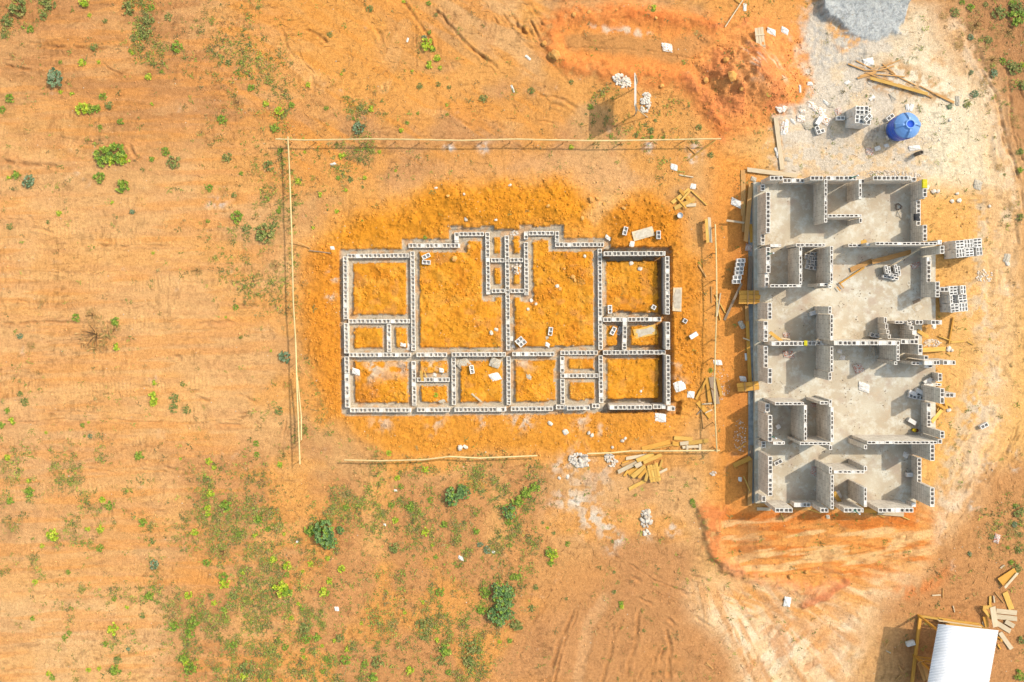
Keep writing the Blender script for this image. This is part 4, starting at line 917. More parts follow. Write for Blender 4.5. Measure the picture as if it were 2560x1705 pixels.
for i in range(len(prof)-1):
    for k in range(n): fs.append((i*n+k, i*n+(k+1) % n, (i+1)*n+(k+1) % n, (i+1)*n+k))
MB().add(vs, fs).build("lid", M_blue2, tank)
MB().lathe([(.235,1.33),(.235,1.41),(.215,1.44),(.175,1.44),(.165,1.41)], 32).build("neck", M_blue2, tank, smooth=True)
MB().lathe([(.168,1.41),(.16,1.40),(.001,1.40)], 32).build("opening_disc", M_bdark, tank, smooth=True)  # darker blue disc filling the tank's opening
for (dx, dy) in ((-.3, .25), (.3, .25), (-.25, -.3), (.3, -.28)):
    block('full', Vector((tb.x+dx, tb.y+dy, tb.z)), .3, None, "hollow block carrying the blue water tank, mostly hidden under it", "blocks under the tank")
M_pipe = simple("grey_pipe", C4(128, 112, 96), C4(164, 148, 130), 8, .8)
pb = G(2289, 386); o = MB().lathe([(.10,0),(.10,.62),(.075,.62),(.075,.05),(.001,.05)], 20).build("drain_pipe", M_pipe, None, pb, True); o.rotation_euler = (0, 0, 0)
tag(o, "short grey pipe standing upright in sandy ground below the blue tank", "pipe")

# teal conduits standing in wall cores
M_teal = simple("teal_plastic", C4(90, 178, 150), C4(120, 200, 172), 4, .5); M_tip = simple("white_plastic", C4(246, 246, 246), C4(255, 255, 255), 4, .5)
for (x, y, n, hh) in ((2127, 445, 7, .85), (1921.5, 635, 7, .75), (1929, 1090, 8, .7), (2133, 1275, 8, .75)):
    p = P(x, y, ztop(n)-.15); o = empty("conduit_pipe", p); reg(o, "thin teal pipe with white tip on a wall", "pipe", x, y)
    MB().tube([(0, 0, 0), (0, 0, hh-.12)], [.03, .03], 8).build("tube", M_teal, o); MB().tube([(0, 0, hh-.12), (0, 0, hh+.03)], [.04, .034], 8).build("tip", M_tip, o)

# ------------------------------------------------------------------ the shed
zr = 2.1; shed = empty("shed", P(2380, 1620, 0)); sb = shed.location.copy(); tag(shed, "open timber shed with white corrugated metal roof in the lower right corner", "shed")
TL, TR = P(2345, 1560, zr), P(2499, 1578, zr); u = (TR-TL); v = P(2319, 1705, zr) - TL; v = v*(1.62); Lu, Lv = u.length, v.length
M_roof = simple("white_roof_sheet", (.40, .40, .40, 1), (.52, .52, .53, 1), 1.1, .5, spec=.4)
nv = int(Lv/.0115); vs = []; fs = []
for j in range(nv+1):
    s = j/nv; zz = .02*math.sin(s*Lv/.072*2*math.pi)
    for i in range(4):
        p = TL + u*(i/3) + v*s; vs.append((p.x-sb.x, p.y-sb.y, zr + zz - .10*(i/3)))
for j in range(nv):
    for i in range(3): fs.append((j*4+i, j*4+i+1, (j+1)*4+i+1, (j+1)*4+i))
mb = MB(); mb.add(vs, fs); ro = mb.build("roof", M_roof, shed, smooth=True)
sm = ro.modifiers.new("thickness", 'SOLIDIFY'); sm.thickness = .004
NW, NE, SW = P(2299, 1539, .06), P(2448, 1561, .06), P(2276, 1730, .06)
def sbm(A, B, W, T, mat, name, roll=0):
    SEED[0] += 1; return beam_between(A-sb, B-sb, W, T, mat, SEED[0], name, shed, roll)
sbm(NW, SW, .14, .1, M_wood_o, "sill"); sbm(NW+Vector((.0, 0, .0)), NE, .1, .1, M_wood, "sill")
top = lambda p, q=zr-.12: Vector((p.x, p.y, q))
for p_ in (NW, NE, SW, NW.lerp(SW, .52)):
    sbm(Vector((p_.x, p_.y, -.1)), top(p_, zr-.05), .09, .09, M_wood_o, "post")
d_ = (NE-NW).normalized()
for k, (s0, s1, z_) in enumerate(((.30,1.0,.12),(.34,1.0,.34),(.22,.95,.56),(.36,1.02,.78),(.28,1.0,1.0),(.30,.9,1.25),(.3,1.0,1.5),(.05,1.0,1.8))):
    A = NW + (NE-NW)*s0; B = NW + (NE-NW)*s1; A.z = z_; B.z = z_ + (.02 if k % 2 else -.02); A.y += .06; B.y += .06
    sbm(A, B, .17, .025, (M_wood, M_wood_o, M_wood_p)[k % 3], "wall_board", math.pi/2)
MID = NW.lerp(SW, .52); 
for k, (dz, mat) in enumerate(((.1, M_wood_o), (.3, M_wood_b), (.55, M_wood_o), (.8, M_wood_b))):
    sbm(MID + Vector((.02, 0, dz)), MID + (NE-NW)*.8 + Vector((0, 0, dz)), .16, .03, mat, "partition_board", math.pi/2)
sbm(P(2297, 1655, .9), P(2312, 1700, .05), .2, .03, M_wood_b, "leaning_board"); sbm(P(2306, 1652, .95), P(2321, 1698, .05), .2, .03, M_wood_b, "leaning_board")

# ------------------------------------------------------------------ paper sacks, buckets, cloths
def sackmat(name, c, c2):
    m, t, b = newmat(name, .85, .2); tc = t.nodes.new("ShaderNodeTexCoord"); oi = t.nodes.new("ShaderNodeObjectInfo")
    ad = t.nodes.new("ShaderNodeVectorMath"); ad.operation = 'ADD'; sc = t.nodes.new("ShaderNodeVectorMath"); sc.operation = 'SCALE'; sc.inputs[3].default_value = 9
    t.links.new(oi.outputs["Location"], sc.inputs[0]); t.links.new(tc.outputs["Object"], ad.inputs[0]); t.links.new(sc.outputs[0], ad.inputs[1])
    f = noise(t, ad.outputs[0], 4.5, 2, .5); f2 = noise(t, tc.outputs["Object"], 14, 4, .6)
    cc = mixc(t, ramp2(t, f, (0, 0, 0, 1), (1, 1, 1, 1), .52, .58), c, c2)
    cc = mixc(t, 1.0, cc, ramp2(t, f2, (.70, .66, .60, 1), (1.06, 1.06, 1.06, 1)), 'MULTIPLY')
    t.links.new(cc, b.inputs["Base Color"]); bump(t, b, f2, .02, .6); return m
M_sack = sackmat("printed_paper_sack", (.68, .65, .60, 1), C4(240, 168, 90)); M_sackw = sackmat("white_paper_sack", (.56, .53, .48, 1), (.68, .66, .62, 1)); M_sacko = sackmat("orange_cement_sack", C4(246, 238, 226), C4(232, 112, 52))
M_sackg = sackmat("dusty_paper_sack", C4(226, 208, 184), C4(246, 234, 214))
def sack_mesh(seed, flat=.35):
    r = np.random.default_rng(seed); nx, ny = 11, 8; X, Y = np.meshgrid(np.linspace(-1, 1, nx), np.linspace(-1, 1, ny))
    edge = 1 + .10*(r.random(X.shape)-.5); sk = r.uniform(-.25, .25)
    xx = X*edge*(1 - .12*r.random()*Y**2) + sk*Y; yy = Y*edge*(1 - .15*r.random()*X**2)
    hgt = (1-np.abs(X)**3)*(1-np.abs(Y)**3)*flat*.5 + .16*r.random(X.shape)*flat*2 + .05
    fold = np.maximum(0, 1-np.abs(X*math.cos(seed)+Y*math.sin(seed)-r.uniform(-.3, .3))*4)*.28*flat*2
    top_ = np.stack([xx, yy, hgt + fold], -1).reshape(-1, 3); bot = np.stack([xx, yy, hgt*0], -1).reshape(-1, 3); N = nx*ny; mb = MB(); fs = []
    for j in range(ny-1):
        for i in range(nx-1):
            a_ = j*nx+i; fs.append((a_, a_+1, a_+nx+1, a_+nx)); fs.append((N+a_, N+a_+nx, N+a_+nx+1, N+a_+1))
    per = [i for i in range(nx)] + [j*nx+nx-1 for j in range(1, ny)] + [(ny-1)*nx+i for i in range(nx-2, -1, -1)] + [j*nx for j in range(ny-2, 0, -1)]
    for k in range(len(per)):
        p0, p1 = per[k], per[(k+1) % len(per)]; fs.append((p0, N+p0, N+p1, p1))
    mb.add(np.concatenate([top_, bot]).tolist(), fs); return mb
SK = {}
def sack(x, y, wpx, hpx, ang, kind='s', desc=None):
    seed = (int(x)*7 + int(y)) % 9
    if (kind, seed) not in SK: SK[kind, seed] = sack_mesh(seed).mesh("paper_sack", {'s': M_sack, 'w': M_sackw, 'o': M_sacko, 'g': M_sackg}[kind])
    o = link("paper_sack", SK[kind, seed], None, place(x, y, .008)); s = (wpx+hpx)/4/PPM
    o.scale = (wpx/2/PPM, hpx/2/PPM, s); o.rotation_euler = (0, 0, math.radians(-ang))
    d = {'s': "torn paper sack with orange patch", 'w': "crumpled white sack", 'o': "orange and white cement sack", 'g': "dusty beige paper sack"}[kind]
    reg(o, desc or (("small " if wpx*hpx < 180 else "") + d), "sack", x, y); return o
for s_ in ((1668,119,26,21,8,'s'),(1928,80,22,16,20,'w'),(1962,77,20,14,30,'w'),(1862,18,8,20,5,'w'),(1949,272,14,20,-30,'s'),(1959,271,14,18,30,'s'),(1961.7,316,18,34,4,'s'),(1958,332,14,10,0,'w'),(2007,278,16,9,-5,'s'),(2002,297,20,18,5,'s'),(1982,303,16,7,40,'w'),
  (2020.7,313.7,24,19,-18,'g'),(2028,262,18,16,15,'s'),(2038,271,16,14,30,'s'),(2053,278,20,18,30,'s'),(2061,299,28,22,32,'s'),(2066,258,20,7,40,'w'),(2078,262,20,14,10,'g'),(2095,278,18,17,-25,'o'),(1942,382,7,28,-14,'w'),(1969,398,14,10,10,'g'),
  (2173.7,379,18,18,5,'o'),(2194,371,15,11,-20,'w'),(2216,364,12,9,-15,'w'),(2286,370,28,13,-8,'w'),(2232,241,14,20,-20,'g'),(2269,269,10,18,-15,'w'),(2278,269,10,18,20,'w'),(2394,252,12,24,4,'g'),(2171,155,26,19,-12,'w'),(2024,209,14,9,0,'w'),(2118,206,13,9,-35,'w'),(2180,245,16,8,-40,'w'),(2000,222,5,20,0,'w'),(2058,333,0,0,0,'w'),
  (1971,886,26,17,4,'o'),(1966,838,16,14,0,'o'),(2146,921,22,21,-12,'o'),(2035,1013,17,10,10,'o'),(2036,1021,14,9,0,'g'),(2034,1177,14,22,8,'o'),(2186,877,12,24,-14,'g'),(2290,663,24,14,-20,'o'),(2160,968,28,21,20,'w'),(2249,536,16,14,20,'g'),(2099,878,12,10,10,'w'),(2106,894,13,11,10,'w'),(2097,1236,10,20,-25,'w'),(2264,1137,14,14,30,'w'),
  (1872.6,619,18,18,10,'o'),(1840,507,26,17,25,'w'),(1854,812,12,22,-22,'g'),(1857.5,947,16,13,5,'w'),(1794,906,22,13,0,'w'),(1866,892,8,18,0,'w'),(1884,448,14,12,20,'g'),(1699,965,28,25,-20,'w'),(1727,986,18,17,8,'w'),(1651,1044,28,22,5,'w'),(1158,908,32,22,-20,'g'),(1238,907,27,23,20,'g'),(1238,942,25,20,-15,'w'),
  (1733,466,14,13,10,'w'),(1685,418,18,15,15,'w'),(1520,594,15,10,35,'w'),(1152.7,1395,15,9,25,'w'),(2444,462,20,24,20,'g'),(2517,645,16,22,10,'g'),(842,1522,11,11,0,'w'),(1320,144,17,6,42,'w'),(1281.6,222,5,20,-18,'w'),(833,410,13,6,-20,'w'),(1019,100,5,11,15,'w'),(1234,1380,9,6,20,'w'),(962,1312,6,6,0,'w'),(989,1226,7,5,0,'w'),(743,1354,6,5,0,'w'),(2492,1346,15,22,18,'o'),(1968,1504,17,24,10,'w'),
  (1580,610,12,14,10,'w'),(890,929,20,14,20,'w'),(1008,862,14,9,10,'w'),(1021,867,10,16,20,'w'),(831,620,10,9,0,'w'),(1105,1003,16,8,-20,'g'),(1325,818,0,0,0,'w'),(1278,846,10,12,10,'w'),(1283,866,9,8,0,'w'),(1369,862,12,10,30,'w'),(1368,845,9,8,0,'g'),(1104,926,12,11,15,'w'),(1087,937,9,8,20,'w'),(1322,942,14,14,20,'g'),(2340,1180,0,0,0,'w'),(1850,1198,9,11,5,'w'),(2070,1292,9,10,0,'g')):
    if s_[2] > 0: sack(*s_)
M_bucket = simple("white_bucket_plastic", C4(238, 234, 228), C4(252, 250, 246), 4, .5)
def bucket(x, y, r, h, mat, desc, up=0):
    p = place(x, y, up); o = empty("bucket", p); reg(o, desc, "bucket", x, y)
    MB().lathe([(.001,0),(r*.85,0),(r,h),(r*1.08,h),(r*1.08,h-.02),(r*.99,h-.02)], 22).build("shell", mat, o, smooth=True)
    MB().lathe([(.001,h-.05),(r*.93,h-.05),(r*.97,h)], 22).build("contents", mat, o, smooth=True)
bucket(1697, 540, .13, .34, M_bucket, "white plastic bucket standing on orange earth")
M_yel = simple("yellow_plastic", C4(236, 196, 10), C4(250, 214, 30), 4, .45); M_mar = simple("maroon_plastic", C4(130, 70, 50), C4(160, 92, 66), 4, .6)
bucket(2281.5, 1074, .085, .2, M_yel, "small yellow bucket on the house floor"); bucket(2289, 1075, .08, .14, M_mar, "small maroon bucket on the house floor")
def cloth(name, desc, cx, cy, n, wpx, hpx, mat, seed, axis='v'):
    """cloth draped over a wall top"""
    r = np.random.default_rng(seed); z = ztop(n); p = P(cx, cy, z); nx, ny = 11, 12; W, Hh = wpx/PPM, hpx/PPM; vs = []; fs = []
    for j in range(ny):
        for i in range(nx):
            x = (i/(nx-1)-.5)*W; y = (j/(ny-1)-.5)*Hh*(1 + .12*(r.random()-.5)); ov = max(0, abs(x)-.1)
            vs.append((math.copysign(min(abs(x), .1)+ov*.35+.008, x) if abs(x) > .02 else x, y, .012 + .02*r.random() - ov*1.1))
    for j in range(ny-1):
        for i in range(nx-1): a_ = j*nx+i; fs.append((a_, a_+1, a_+nx+1, a_+nx))
    o = MB().add(vs, fs).build(name, mat, None, p, True); o.rotation_euler = (0, 0, 0 if axis == 'v' else math.pi/2)
    sm = o.modifiers.new("thickness", 'SOLIDIFY'); sm.thickness = .006; reg(o, desc, "cloth", cx, cy); return o
M_ycl = simple("yellow_cloth", C4(226, 206, 20), C4(246, 228, 60), 8, .8); M_dcl = simple("dark_cloth", (.012, .013, .016, 1), (.05, .048, .045, 1), 8, .9)
cloth("draped_cloth", "bright yellow cloth draped over the wall top", 2312, 459, 6, 16, 21, M_ycl, 4)
cloth("draped_cloth", "dark jacket draped over the low wall", 2293, 543, 3, 20, 17, M_dcl, 5)
cloth("draped_cloth", "yellow strap wrapped over the middle wall", 2014, 858, 6, 17, 8, M_ycl, 6, 'h')
# tangle of dark wire and string left on the floor
r = random.Random(8); mb = MB(); c = P(2245, 517, .31); pts_ = []
for k in range(60):
    t_ = k*.55; q = .14*(1+.25*math.sin(k*1.7)); pts_.append((q*math.cos(t_)+r.uniform(-.02, .02), q*math.sin(t_)+r.uniform(-.02, .02), .02 + .0012*k))
mb.tube(pts_, .006, 5); o = mb.build("wire_coil", simple("rusty_wire", C4(90, 70, 64), C4(128, 100, 90), 5, .7), None, c); reg(o, "tangled coil of dark wire on the house floor", "wire coil", 2245, 517)

# ------------------------------------------------------------------ stones, rubble heaps, clods
def rock_geo(r, s, flat=.7):
    t = (1+5**.5)/2; v = [(-1,t,0),(1,t,0),(-1,-t,0),(1,-t,0),(0,-1,t),(0,1,t),(0,-1,-t),(0,1,-t),(t,0,-1),(t,0,1),(-t,0,-1),(-t,0,1)]
    f = [(0,11,5),(0,5,1),(0,1,7),(0,7,10),(0,10,11),(1,5,9),(5,11,4),(11,10,2),(10,7,6),(7,1,8),(3,9,4),(3,4,2),(3,2,6),(3,6,8),(3,8,9),(4,9,5),(2,4,11),(6,2,10),(8,6,7),(9,8,1)]
    sx, sy = r.uniform(.7, 1.25), r.uniform(.6, 1.1); A = r.uniform(0, 6.3); ca, sa = math.cos(A), math.sin(A); out = []
    for (x, y, z) in v:
        k = r.uniform(.75, 1.1)/1.9; x, y, z = x*k*sx*s, y*k*sy*s, z*k*flat*s; out.append((x*ca-y*sa, x*sa+y*ca, z))
    return out, f
def heap(x, y, rx, ry, n, smin, smax, label, mat, ang=0, pile=.0):
    r = random.Random(int(x*3+y)); mb = MB(); c = G(x, y); ca, sa = math.cos(math.radians(-ang)), math.sin(math.radians(-ang))
    n = int(n*1.5); smin *= .7; smax *= .75
    for _ in range(n):
        q = math.sqrt(r.random()); t_ = r.uniform(0, 6.28); ux, uy = q*math.cos(t_)*rx/PPM, q*math.sin(t_)*ry/PPM
        wx_, wy_ = ux*ca-uy*sa, ux*sa+uy*ca; s = r.uniform(smin, smax); v, f = rock_geo(r, s)
        z_ = float(gz(c.x+wx_, c.y+wy_)) - c.z + s*.25 + pile*(1-q)*r.random()
        mb.add([(a_+wx_, b_+wy_, c_+z_) for a_, b_, c_ in v], f)
    o = mb.build("rubble_heap", mat, None, c); tag(o, label, "rubble", kind='stuff'); return o
heap(1555,203,24,14,120,.05,.11,"white broken rubble beside the signboard's upper end",M_stone,25,.1)
heap(1614,256,13,26,70,.06,.13,"white broken rubble heap right of the signboard",M_stone,8,.12)
heap(1448,1150,26,16,90,.06,.16,"white rubble left of the lower fence by the foundation",M_stone,10,.15)
heap(1525,1150,18,12,40,.05,.12,"white rubble between fence and plank heap",M_stone,60,.08)
heap(1615,1295,14,22,26,.08,.2,"white rubble chunks below the plank heap",M_stone,0,.12)
heap(1616,1330,10,6,8,.08,.16,"few white chunks at the tail of the lower rubble",M_stone)
heap(1292,668,13,18,45,.03,.1,"white rubble in the foundation's narrow middle room",M_stone,0,.06)
heap(1285,583,11,7,30,.03,.08,"white rubble on the foundation's porch footing",M_stone)
heap(1782,1182,9,6,14,.04,.08,"small white pebbles on the path left of the house",M_stone)
heap(2025,838,26,18,110,.02,.06,"small rubble on the floor left of the middle partition",M_mortar)
heap(2274,530,12,12,60,.02,.07,"grey rubble in the upper right room's corner",M_mortar)
heap(2277,642,18,14,120,.02,.06,"grey rubble at the right wall of the hall",M_mortar)
heap(2258,722,14,18,80,.02,.05,"pale rubble spread on the hall floor",M_mortar)
heap(2245,788,24,12,80,.02,.05,"pale rubble spread near the porch step",M_mortar)
heap(1980,1125,40,16,90,.02,.06,"scattered rubble on the lower left corridor floor",M_mortar)
heap(2330,858,22,10,90,.02,.06,"white chips beside the yellow boards right of house",M_stone)
heap(2460,690,22,16,40,.03,.09,"white chips right of the block stacks",M_stone)
heap(2300,330,60,40,60,.02,.06,"scattered pale stones around the blue tank",M_stone)
heap(2230,435,70,8,160,.02,.07,"pale rubble strip along the house's upper wall",M_stone,3)
heap(2100,232,80,24,120,.02,.05,"scattered pale stones above the yard stack",M_stone)
heap(1850,1090,16,44,80,.015,.05,"white chips in the shade left of the house",M_stone)
heap(1800,960,26,40,70,.015,.05,"white chips along the path by the right fence",M_stone)
heap(2150,995,30,50,60,.01,.03,"fine chips on the lower hall floor",M_mortar)
def stone(x, y, s, desc, mat=M_stone, flat=.6, name="stone"):
    r = random.Random(int(x+y*3)); v, f = rock_geo(r, s/PPM*.72, flat*.8); o = MB().add(v, f).build(name, mat, None, place(x, y, s/PPM*.2)); reg(o, desc, "stone", x, y)
for x, y, s in ((2519,659,10),(2318,468,12),(2334,478,11),(2345,478,9),(2380,503,10),(2398,501,9),(2393,484,8),(2474,515,7),(1393,715,8),(1320,773,9),(1340,760,7),(1328,752,10),(1462,640,7),(1578,658,9),(1600,672,10),(1375,1058,12),(1414,1080,14),(1472,1082,11),(1480,1088,9),(1556,1102,11),(1563,1096,7),(1531,1118,8),(1540,1153,10),(1150,1120,16),(1164,1118,12),(1622,1281,9),
                 (2466,1080,0),(1846,1195,0),(2372,1026,9),(2378,1030,0),(1860,938,0),(1420,1192,8),(1398,1195,8),(2300,900,11),(2335,815,11),(2372,872,10),(2380,876,10),(1602,978,8),(1672,1000,8),(1606,1010,10),(1598,1000,8),(1236,975,0),(2375,300,9),(1746,810,0),(1228,832,10),(1240,824,8),(1090,470,8),(1275,463,7),(1160,485,6),(1165,548,8),(1240,550,8)):
    if s: stone(x, y, s, ("large " if s >= 14 else "small " if s < 9 else "") + "whitish stone")
CLODM = simple("clod_earth", C4(246, 166, 80), C4(255, 190, 110), 8, .95, bumpd=.01)
for x, y, s in ((1136,647,16),(1191,647,6),(1478,500,14),(1510,510,7),(1493,497,9),(1410,672,8),(1400,722,10),(1437,700,9),(1432,692,8),(1172,617,9),(1360,108,13),(1376,138,14),(1388,136,18),(1434,36,10),(1473,30,8),(1541,25,7),(1640,45,8),(1389,140,7),(1830,190,24),(1815,150,18),(1765,200,12),(1855,220,14),(1655,214,10),(2016,1430,12),(1976,1442,14),(1920,1440,8),(1960,455,0),(1120,490,7),(1370,515,8),(1456,545,9),(1560,520,8)):
    if s: stone(x, y, s, ("big " if s >= 14 else "small " if s < 9 else "") + "orange earth lump", CLODM, .8, "earth_lump")

def scatter_mesh(name, n_target, dens, gen, mat, attr=True, label=None, cat=None):
    """thousands of small pieces as one object; dens(px,py) in 0..1, gen(k, px, py) -> verts (m,3), faces (list), colour"""
    V = []; F = []; Cc = []; nv = 0; made = 0; tries = 0
    while made < n_target and tries < 160:
        tries += 1; px = RNG.uniform(-40, 2600, 6000); py = RNG.uniform(-40, 1745, 6000)
        keep = RNG.random(6000) < dens(px, py); px, py = px[keep], py[keep]
        x = (px-CX)/PPM; y = (CY-py)/PPM; z = gz(x, y); gc = gcol(x, y)
        for k in range(len(px)):
            if made >= n_target: break
            v, f, c = gen(px[k], py[k], gc[k]); v = v + np.array([x[k], y[k], z[k]])
            V.append(v); F += [tuple(i+nv for i in q) for q in f]; Cc.append(np.repeat(np.append(c, 1.0)[None], len(v), 0)); nv += len(v); made += 1
    me_ = bpy.data.meshes.new(name); me_.from_pydata(np.concatenate(V).tolist(), [], F); me_.update()
    a_ = me_.color_attributes.new("tone", 'FLOAT_COLOR', 'POINT'); a_.data.foreach_set('color', np.concatenate(Cc).astype(np.float32).ravel())
    me_.materials.append(mat); o = link(name, me_); tag(o, label, cat, kind='stuff'); return o
def attrmat(name, rough=.9, transl=False):
    m, t, b = newmat(name, rough, .15); an = t.nodes.new("ShaderNodeAttribute"); an.attribute_name = "tone"; t.links.new(an.outputs[0], b.inputs["Base Color"]); return m
M_tone = attrmat("earth_tone"); M_leaf = attrmat("leaf_tone", .6)
def at_px(A):
    def f(px, py):
        i = np.clip((((px-CX)/PPM) + 28)/STEP, 0, len(xs)-1).astype(int)+8; j = np.clip((((CY-py)/PPM) + 20.6)/STEP, 0, len(ys)-1).astype(int)+8
        return A[j, i]
    return f
OCT = np.array([(1,0,0),(-1,0,0),(0,1,0),(0,-1,0),(0,0,1),(0,0,-.6)], float); OCTF = [(0,2,4),(2,1,4),(1,3,4),(3,0,4),(2,0,5),(1,2,5),(3,1,5),(0,3,5)]
clod_d = np.clip(rough*.9*(1-tr) + room*.8*(1-tr) + redz*.7 + .03, 0, 1)*(1-pad)*sstep(.3, .62, fbm(PX/30, PY/30, 91, 3))*(1-grav)
fd = at_px(clod_d)
def gen_clod(px, py, gc):
    s = .012 + .065*RNG.random()**3; v = OCT*RNG.uniform(.6, 1.15, (6, 3))*s; v[:, 2] *= .8; v[:, 2] += s*.25; return v, OCTF, np.minimum(gc*RNG.uniform(.88, 1.12), .8)
scatter_mesh("soil_clods", 17000, lambda a_, b_: fd(a_, b_), gen_clod, M_tone, label="loose clods of orange earth around the foundation trenches", cat="clods")
chipm = np.clip(polymask(D([(1790,240),(2290,240),(2290,420),(1790,420)]), 40)*.16 + polymask(D([(2140,420),(2320,420),(2320,1200),(2140,1200)]), 40)*.3*sstep(.5,.65,mid) + ring*.10*sstep(.45,.6,n1) + .012, 0, 1)*(1-pad)
fc = at_px(chipm)
def gen_chip(px, py, gc):
    s = .010 + .03*RNG.random()**2.5; v = OCT*RNG.uniform(.5, 1.2, (6, 3))*s; v[:, 2] *= .6; v[:, 2] += s*.2; return v, OCTF, C(*[(240,222,196),(232,208,178),(222,198,166)][int(RNG.integers(3))])
scatter_mesh("stone_chips", 2600, lambda a_, b_: fc(a_, b_), gen_chip, M_tone, label="tiny pale chips scattered over the building site", cat="chips")
def gen_grit(px, py, gc):
    s = .009 + .012*RNG.random(); v = OCT*RNG.uniform(.6, 1.2, (6, 3))*s*np.array((1,1,.6)); v[:, 2] += s*.2; q = RNG.random(); return v, OCTF, C(*((222,220,214) if q < .5 else (248,246,240) if q < .9 else (170,172,176)))
fg = at_px(grav); scatter_mesh("gravel", 7000, lambda a_, b_: fg(a_, b_), gen_grit, M_tone, label="grey crushed gravel heap at the photo's upper edge", cat="gravel")
padin = polymask([(1900,470),(2280,470),(2280,610),(2330,640),(2330,790),(2290,1090),(2275,1240),(1900,1240)], 4, False)*sstep(.5,.7,fbm(PX/24,PY/24,99,4)); fp = at_px(padin)
def gen_floor(px, py, gc):
    s = .010 + .03*RNG.random()**2.5; v = OCT*RNG.uniform(.5, 1.2, (6, 3))*s; v[:, 2] = v[:, 2]*.6 + s*.2 + .352; return v, OCTF, C(*[(232,206,170),(176,150,124),(246,228,200),(150,130,112)][int(RNG.integers(4))])
scatter_mesh("floor_rubble", 2600, lambda a_, b_: fp(a_, b_), gen_floor, M_tone, label="crumbs of mortar and rubble scattered over the house floor", cat="rubble")
# straw and twigs
strd = np.clip(.05 + .5*polymask(D([(1230,180),(1570,190),(1620,330),(1500,340),(1250,320)]), 40) + .35*polymask(D([(480,-50),(1250,-50),(1250,400),(480,420)]), 60) + .3*polymask(D([(1150,1180),(1700,1200),(1700,1600),(1150,1600)]), 60) + .4*polymask(D([(2180,0),(2400,0),(2400,350)]), 40)
        + .5*polymask(D([(150,700),(300,700),(300,800),(150,800)]), 20) + .3*polymask(D([(380,1040),(1250,1080),(1200,1600),(360,1600)]), 50) + .35*polymask(D([(2200,1150),(2400,1050),(2400,1500),(2100,1450)]), 40), 0, 1)*(1-ring*.85)*(1-pad)*sstep(.35,.65,fbm(PX/60,PY/60,93,3))
fs_ = at_px(strd)
def gen_straw(px, py, gc):
    L = .06 + .28*RNG.random()**2.5; a_ = RNG.uniform(0, math.pi); wv = .003 + .005*RNG.random(); dx, dy = math.cos(a_), math.sin(a_); cv = RNG.uniform(-.15, .15)*L
    p = [(-L/2, 0), (0, cv), (L/2, 0)]; v = []
    for q, (s_, o_) in enumerate(p):
        x = s_*dx - o_*dy; y = s_*dy + o_*dx; v += [(x-dy*wv, y+dx*wv, .012), (x+dy*wv, y-dx*wv, .012), (x, y, .012+wv*1.6)]
    c = C(*((236,186,116) if RNG.random() < .45 else (164,116,72) if RNG.random() < .6 else (196,142,90)))
    f = []
    for k in (0, 3):
        f += [(k, k+3, k+5, k+2), (k+2, k+5, k+4, k+1)]
    return np.array(v), f, c
scatter_mesh("dry_straw", 8000, lambda a_, b_: fs_(a_, b_), gen_straw, M_tone, label="dry straw and twigs strewn over the bare earth", cat="straw")
# low weeds
wd = np.clip(.03 + .85*polymask(D([(440,1080),(560,1030),(650,1180),(900,1080),(1230,1080),(1240,1240),(1180,1440),(1100,1600),(380,1600),(400,1420),(520,1330),(430,1200)]), 45) + .5*polymask(D([(-20,1020),(420,1050),(420,1400),(-20,1400)]), 50)*sstep(.45,.6,mid) + .3*polymask(D([(-20,1380),(420,1380),(420,1600),(-20,1600)]), 40)*sstep(.5,.62,mid)
      + .9*polymask(D([(-20,-20),(110,-20),(100,70),(-20,80)]), 20) + .8*polymask(D([(280,-20),(390,-20),(400,120),(440,180),(350,190),(300,100)]), 22) + .35*polymask(D([(380,60),(660,120),(660,320),(480,340)]), 40) + .6*polymask(D([(560,330),(690,330),(660,420),(640,560),(600,560)]), 26) + .45*polymask(D([(660,330),(880,330),(830,460),(680,480)]), 30)
      + .4*polymask(D([(480,560),(670,480),(670,700),(540,700)]), 40) + .6*polymask(D([(860,1060),(1150,1060),(1150,1180),(880,1180)]), 40) + .5*polymask(D([(680,840),(720,830),(760,1000),(690,1010)]), 16) + .5*polymask(D([(620,820),(680,1000),(660,1080),(560,1100),(560,960)]), 30)*sstep(.5,.62,mid) + .4*polymask(D([(2220,0),(2400,-20),(2400,230),(2290,220)]), 40) + .4*polymask(D([(2240,1180),(2380,1100),(2380,1260),(2260,1260)]), 30)
      + .45*polymask(D([(1350,180),(1560,200),(1620,320),(1480,360),(1340,330)]), 40)*sstep(.45,.6,mid) + .5*polymask(D([(850,230),(950,240),(960,330),(560,330),(600,240)]), 40)*sstep(.5,.62,mid) + .6*polymask(D([(1170,1180),(1270,1160),(1300,1320),(1200,1330)]), 30)*sstep(.45,.6,mid) + .25*polymask(D([(440,-20),(560,-20),(620,200),(480,220)]), 40), 0, 1)
wd = wd*(1-ring*.93)*(1-pad)*(.08 + .92*sstep(.46, .66, .55*fbm(PX/20, PY/30, 95, 4)+.45*fbm(PX/80, PY/120, 96, 3)))*(1-.8*grav)
fw = at_px(wd)
WEEDC = [(176,184,78),(150,164,64),(164,170,80),(136,152,62),(150,144,72),(124,130,66),(170,156,88),(140,124,76),(112,124,72),(186,160,100),(140,148,64),(176,140,86)]
